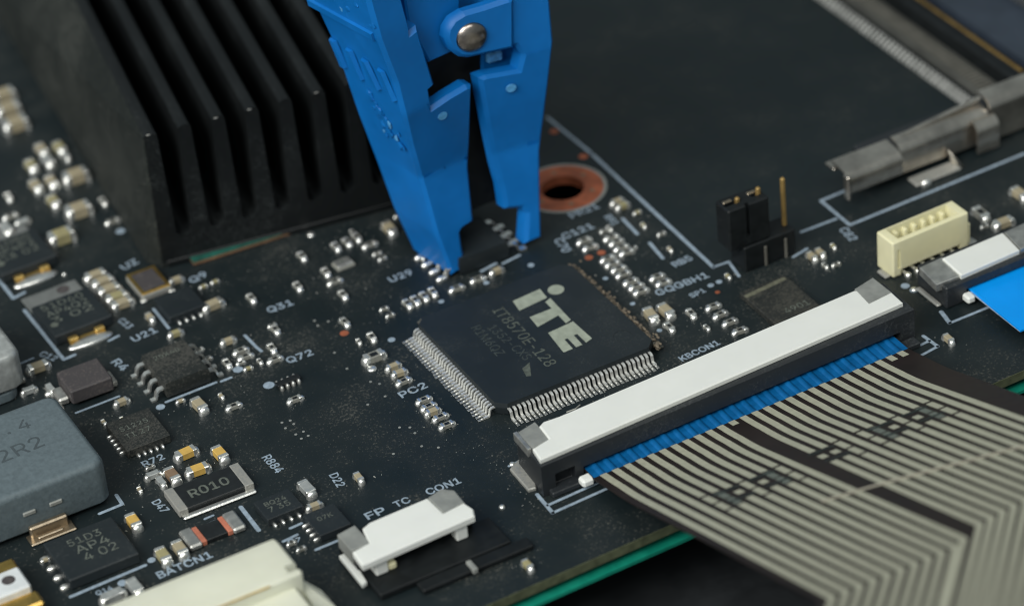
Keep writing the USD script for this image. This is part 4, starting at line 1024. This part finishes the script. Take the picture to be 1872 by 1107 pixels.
def folded(x0, x1, y, z0, z1, d, r=.75):
    """A strip folded over along x: an upright wall with a rounded top flange going back."""
    pr = [(y, z0), (y, z1 - r)] + [(y + r - r * math.cos(a), z1 - r + r * math.sin(a)) for a in np.linspace(0, np.pi / 2, 6)[1:]] + [(y + d, z1 + .15)]
    return frame(gull(np.array([(q[0], q[1]) for q in pr]), x1 - x0, .18), ((x0 + x1) / 2, 0, 0), (0, 1, 0), (1, 0, 0))
obj('arm', folded(30.6, 36.0, 2.3, 1.2, 3.0, 2.2), 'steel', lt, smooth=50)
obj('arm', folded(36.3, 45.2, 3.1, .6, 3.2, 1.3), 'steel', lt, smooth=50)
obj('arm', folded(45.4, 60.0, 3.3, .3, 4.0, 1.6), 'steel', lt, smooth=50)
obj('rod', tube([(36.4, 4.1, 3.3), (41, 4.3, 3.6), (45.2, 4.3, 4.0)], .22, 10), 'steel', lt, smooth=60)
obj('end_flange', bx(30.4, 3.9, 2.6, 33.2, 5.2, 2.85, .06), 'steel', lt)
obj('end_edge', bx(30.45, 1.9, .7, 30.8, 2.6, 3.0, .1), 'steel', lt)
obj('tongue', folded(43.4, 45.6, 2.2, .3, 2.9, .8), 'steel', lt, smooth=50)
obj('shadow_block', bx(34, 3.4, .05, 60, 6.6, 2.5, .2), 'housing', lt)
pd = obj('solder_foot', bx(36.7, 1.2, .02, 41.2, 2.6, .25, .08), 'tin_dusty', lt)
e = trimesh.creation.icosphere(2, 1.); e.vertices = e.vertices * [.5, .35, .4] + [37.6, 1.15, .15]; obj('solder', e, 'solder', pd)
obj('foot_ear', hull([(40.9, 2.0, .1), (41.5, 1.2, .1), (41.1, 2.9, .1), (40.7, 2.6, 1.4), (40.95, 2.6, 1.4)]), 'steel', pd)

# ================================================================== the blue test clip
clip = thing('test_clip', 'blue plastic test clip gripping the small chip behind the square chip', 'clip')
def rz2(d): a = math.radians(d); return np.array([math.cos(a), math.sin(a), 0]), np.array([-math.sin(a), math.cos(a), 0])
def bent_plate(poly, depth, bev, o, ang_u, ang_v, push=None, grow=None, size=.9, cut=None):
    """A plate whose front is the polygon (u, z): edges bevelled, front gently creased by push(z), back moved by grow(z)."""
    p = ccw(poly); p = np.array(Polygon(p).simplify(.02).exterior.coords)[:-1]; p = ccw(p)
    m = prism(p, 0, depth, bev)                                     # local: x = u, y = z, z = depth reversed (top = front)
    if cut is not None: m = minus(m, cut)
    v, f = trimesh.remesh.subdivide_to_size(m.vertices, m.faces, size, max_iter=12)
    m = trimesh.Trimesh(v, f, process=True)
    u, w = np.array(rz2(ang_u)[0]), np.array(rz2(ang_v)[1])
    v = np.array(m.vertices); zz = v[:, 1]; back = 1 - v[:, 2] / depth     # 0 front, 1 back
    dd = depth - v[:, 2]
    if grow is not None: dd = back * grow(zz)
    if push is not None:
        q = push(zz) * (1 - back); dd = dd + q
        v[:, 0] += .52 * q; zz = zz - .42 * q
    m.vertices = np.asarray(o) + v[:, :1] * u + dd[:, None] * w + np.c_[0 * zz, 0 * zz, zz]
    if np.dot(np.cross(m.vertices[m.faces[:, 1]] - m.vertices[m.faces[:, 0]], m.vertices[m.faces[:, 2]] - m.vertices[m.faces[:, 0]])[:, 2], np.ones(len(m.faces))) * 0 + m.volume < 0: m.invert()
    return m
crease = lambda z: np.interp(z, [0, 9.2, 9.8, 16.0, 16.4, 30], [0, 1.25, 1.32, .05, 0, 0])
PLo, PRo = (-.75, 12.18, .3), (7.46, 12.34, .3)
top_up = lambda P: [(u, z) for u, z in P]
def extend(poly, zlim, dz, slope=0.):
    return [(u + (slope * dz if z > zlim else 0), z + (dz if z > zlim else 0)) for u, z in poly]
CLIP_R = [(uu + (.62 if 2.5 < zz < 16.62 and uu < -1.5 else .25 if zz < 2.5 and uu < -1 else 0), zz) for uu, zz in CLIP_R]
Lp = extend(CLIP_L, 25.5, 7, -.14); Rp = extend(CLIP_R, 21.0, 9); Ap = extend(CLIP_ARM, 22.8, 0)
ljm = bent_plate(Lp, 6., .28, PLo, 6, 8, crease, lambda z: 5.3 + .155 * np.maximum(z, 0), size=.55, cut=bx(-.9, 10.5, .8, 6, 21.5, 5.0, .1))
lj = obj('left_jaw', ljm, 'blue_plastic', clip, smooth=24)
rj = obj('right_jaw', bent_plate(Rp, 1.3, .28, PRo, -6, 8, lambda z: np.interp(z, [0, 8.6, 9.2, 17.2, 17.6, 30], [0, 1.0, 1.08, .05, 0, 0]), size=.55), 'blue_plastic', clip, smooth=24)
obj('jaw_rear', bent_plate([(-1.5, 3.2), (.3, 3.2), (1.6, 17), (2.3, 30), (-.3, 30), (-2.6, 12)], 5., .1, np.array(PRo) + rz2(8)[1] * 2.5, -6, 8), 'blue_plastic', rj, smooth=28)
obj('hinge_arm', bent_plate(Ap, .9, .32, np.array(PRo) - rz2(8)[1] * .35, -6, 8, size=1.2), 'blue_plastic', clip, smooth=40)
obj('inner_arm', bent_plate([(a + (2.2 if k in (3, 4, 5, 6) else .7), b - .5) for k, (a, b) in enumerate(extend(CLIP_IN, 26, 5))], 1.2, .15, np.array(PLo) + rz2(8)[1] * 1.3, 6, 8), 'blue_plastic', clip, smooth=28)
u, w = rz2(-6)[0], rz2(8)[1]
hp_ = np.array(PRo) + u * CLIP_PIN[0] + np.array([0, 0, CLIP_PIN[1]])
t = trimesh.creation.icosphere(4, 1.); v = t.vertices * [1.28, 1.28, .62]
t.vertices = hp_ - w * .30 + v[:, :1] * u + v[:, 1:2] * np.array([0, 0, 1.]) - v[:, 2:] * w
if t.volume < 0: t.invert()
pin = obj('hinge_pin', t, 'steel_dark', clip, smooth=60)
block = frame(bx(0, 0, 0, 6.2, 2.6, 16.5, .1), np.array(PLo) + rz2(6)[0] * .5 + rz2(8)[1] * 2.9 + np.array([0, 0, 3.2]), rz2(2)[0], rz2(8)[1])
obj('contact_block', block, 'header', clip)
# pale stub of plastic seen through the window
so = np.array(PRo) + u * -1.2 + w * 1.7 + np.array([0, 0, 16.6])
obj('plastic_stub', frame(bx(-.8, 0, 0, .5, .5, .9, .15), so, u, w), 'blue_scuff', rj)
e0_, ed_, w_, n_ = (np.array(CLIP_SIDE[k]) for k in ('e0', 'ed', 'w', 'n'))
def on_side(a, b, h): return e0_ + ed_ * a + w_ * b + n_ * h
for (a, b) in CLIP_RIBS:                                            # raised grips on the outer side
    p = []
    for s, q in (((a[0], a[1] - .55), 1), ((b[0], b[1] - .55), 1)):
        for db in (-.42, .42):
            p += [on_side(s[0], s[1] + db, -.1), on_side(s[0] + (.0), s[1] + db * .6, .22)]
    obj('grip_rib', hull(p), 'blue_plastic', lj, smooth=20)
a, b = CLIP_LEDGE
obj('side_ledge', hull([on_side(a[0], a[1], -.2), on_side(b[0], b[1], -.2), on_side(a[0] + .9, a[1], -.2), on_side(b[0] + .9, b[1], -.2), on_side(a[0] + .15, a[1], .30), on_side(b[0] + .15, b[1], .30), on_side(a[0] + .75, a[1], .30), on_side(b[0] + .75, b[1], .30)]), 'blue_plastic', lj, smooth=20)
for k, (a, b) in enumerate(CLIP_ROUGH):                             # scuffed crumbs of plastic
    for j in range(3):
        e = trimesh.creation.icosphere(1, 1.); s = rng.uniform(.12, .42); q = (e.vertices * (1 + rng.normal(0, .22, (len(e.vertices), 1)))) * s; e.vertices = on_side(a + rng.normal(0, .6), b + rng.normal(0, .45), 0.) + q[:, :1] * ed_ * rng.uniform(.6, 1.6) + q[:, 1:2] * w_ + q[:, 2:] * n_ * .28
        obj('scuff', e, 'blue_scuff' if (k * 5 + j) % 7 == 0 else 'blue_plastic', lj, smooth=20)
for (uu_, zz_), P_, an in zip(CLIP_DOTS, (PLo, PRo), (6, -6)):       # pale moulding marks
    uv, wv = rz2(an)[0], rz2(8)[1]
    dot = cyl(0, 0, 0, .10, .42, 20); v = np.array(dot.vertices)
    off = (crease(zz_) if an > 0 else .15) - .03
    dot.vertices = np.array(P_) + uv * uu_ + np.array([0, 0, zz_]) + wv * off + v[:, :1] * uv + v[:, 1:2] * np.array([0, 0, 1]) * .8 - v[:, 2:] * wv + wv * .03
    if dot.volume < 0: dot.invert()
    obj('moulding_mark', dot, 'blue_scuff', clip)
# a few loose hairs
for pts in ([(-44.5, 13.0, 4.3), (-43.2, 13.6, 4.6), (-42.3, 15.0, 4.5)], [(-2.3, -8.9, .2), (-1.6, -9.1, .35), (-1.0, -8.7, .2)]):
    tag(obj('dust_fibre', tube(np.array([np.interp(np.linspace(0, 2, 9), [0, 1, 2], [q[k] for q in pts]) for k in range(3)]).T, .05, 6), 'fibre'), 'pale hair lying ' + ('beside the large grey inductor' if pts[0][0] < -40 else 'in front of the square chip'), 'fibre')
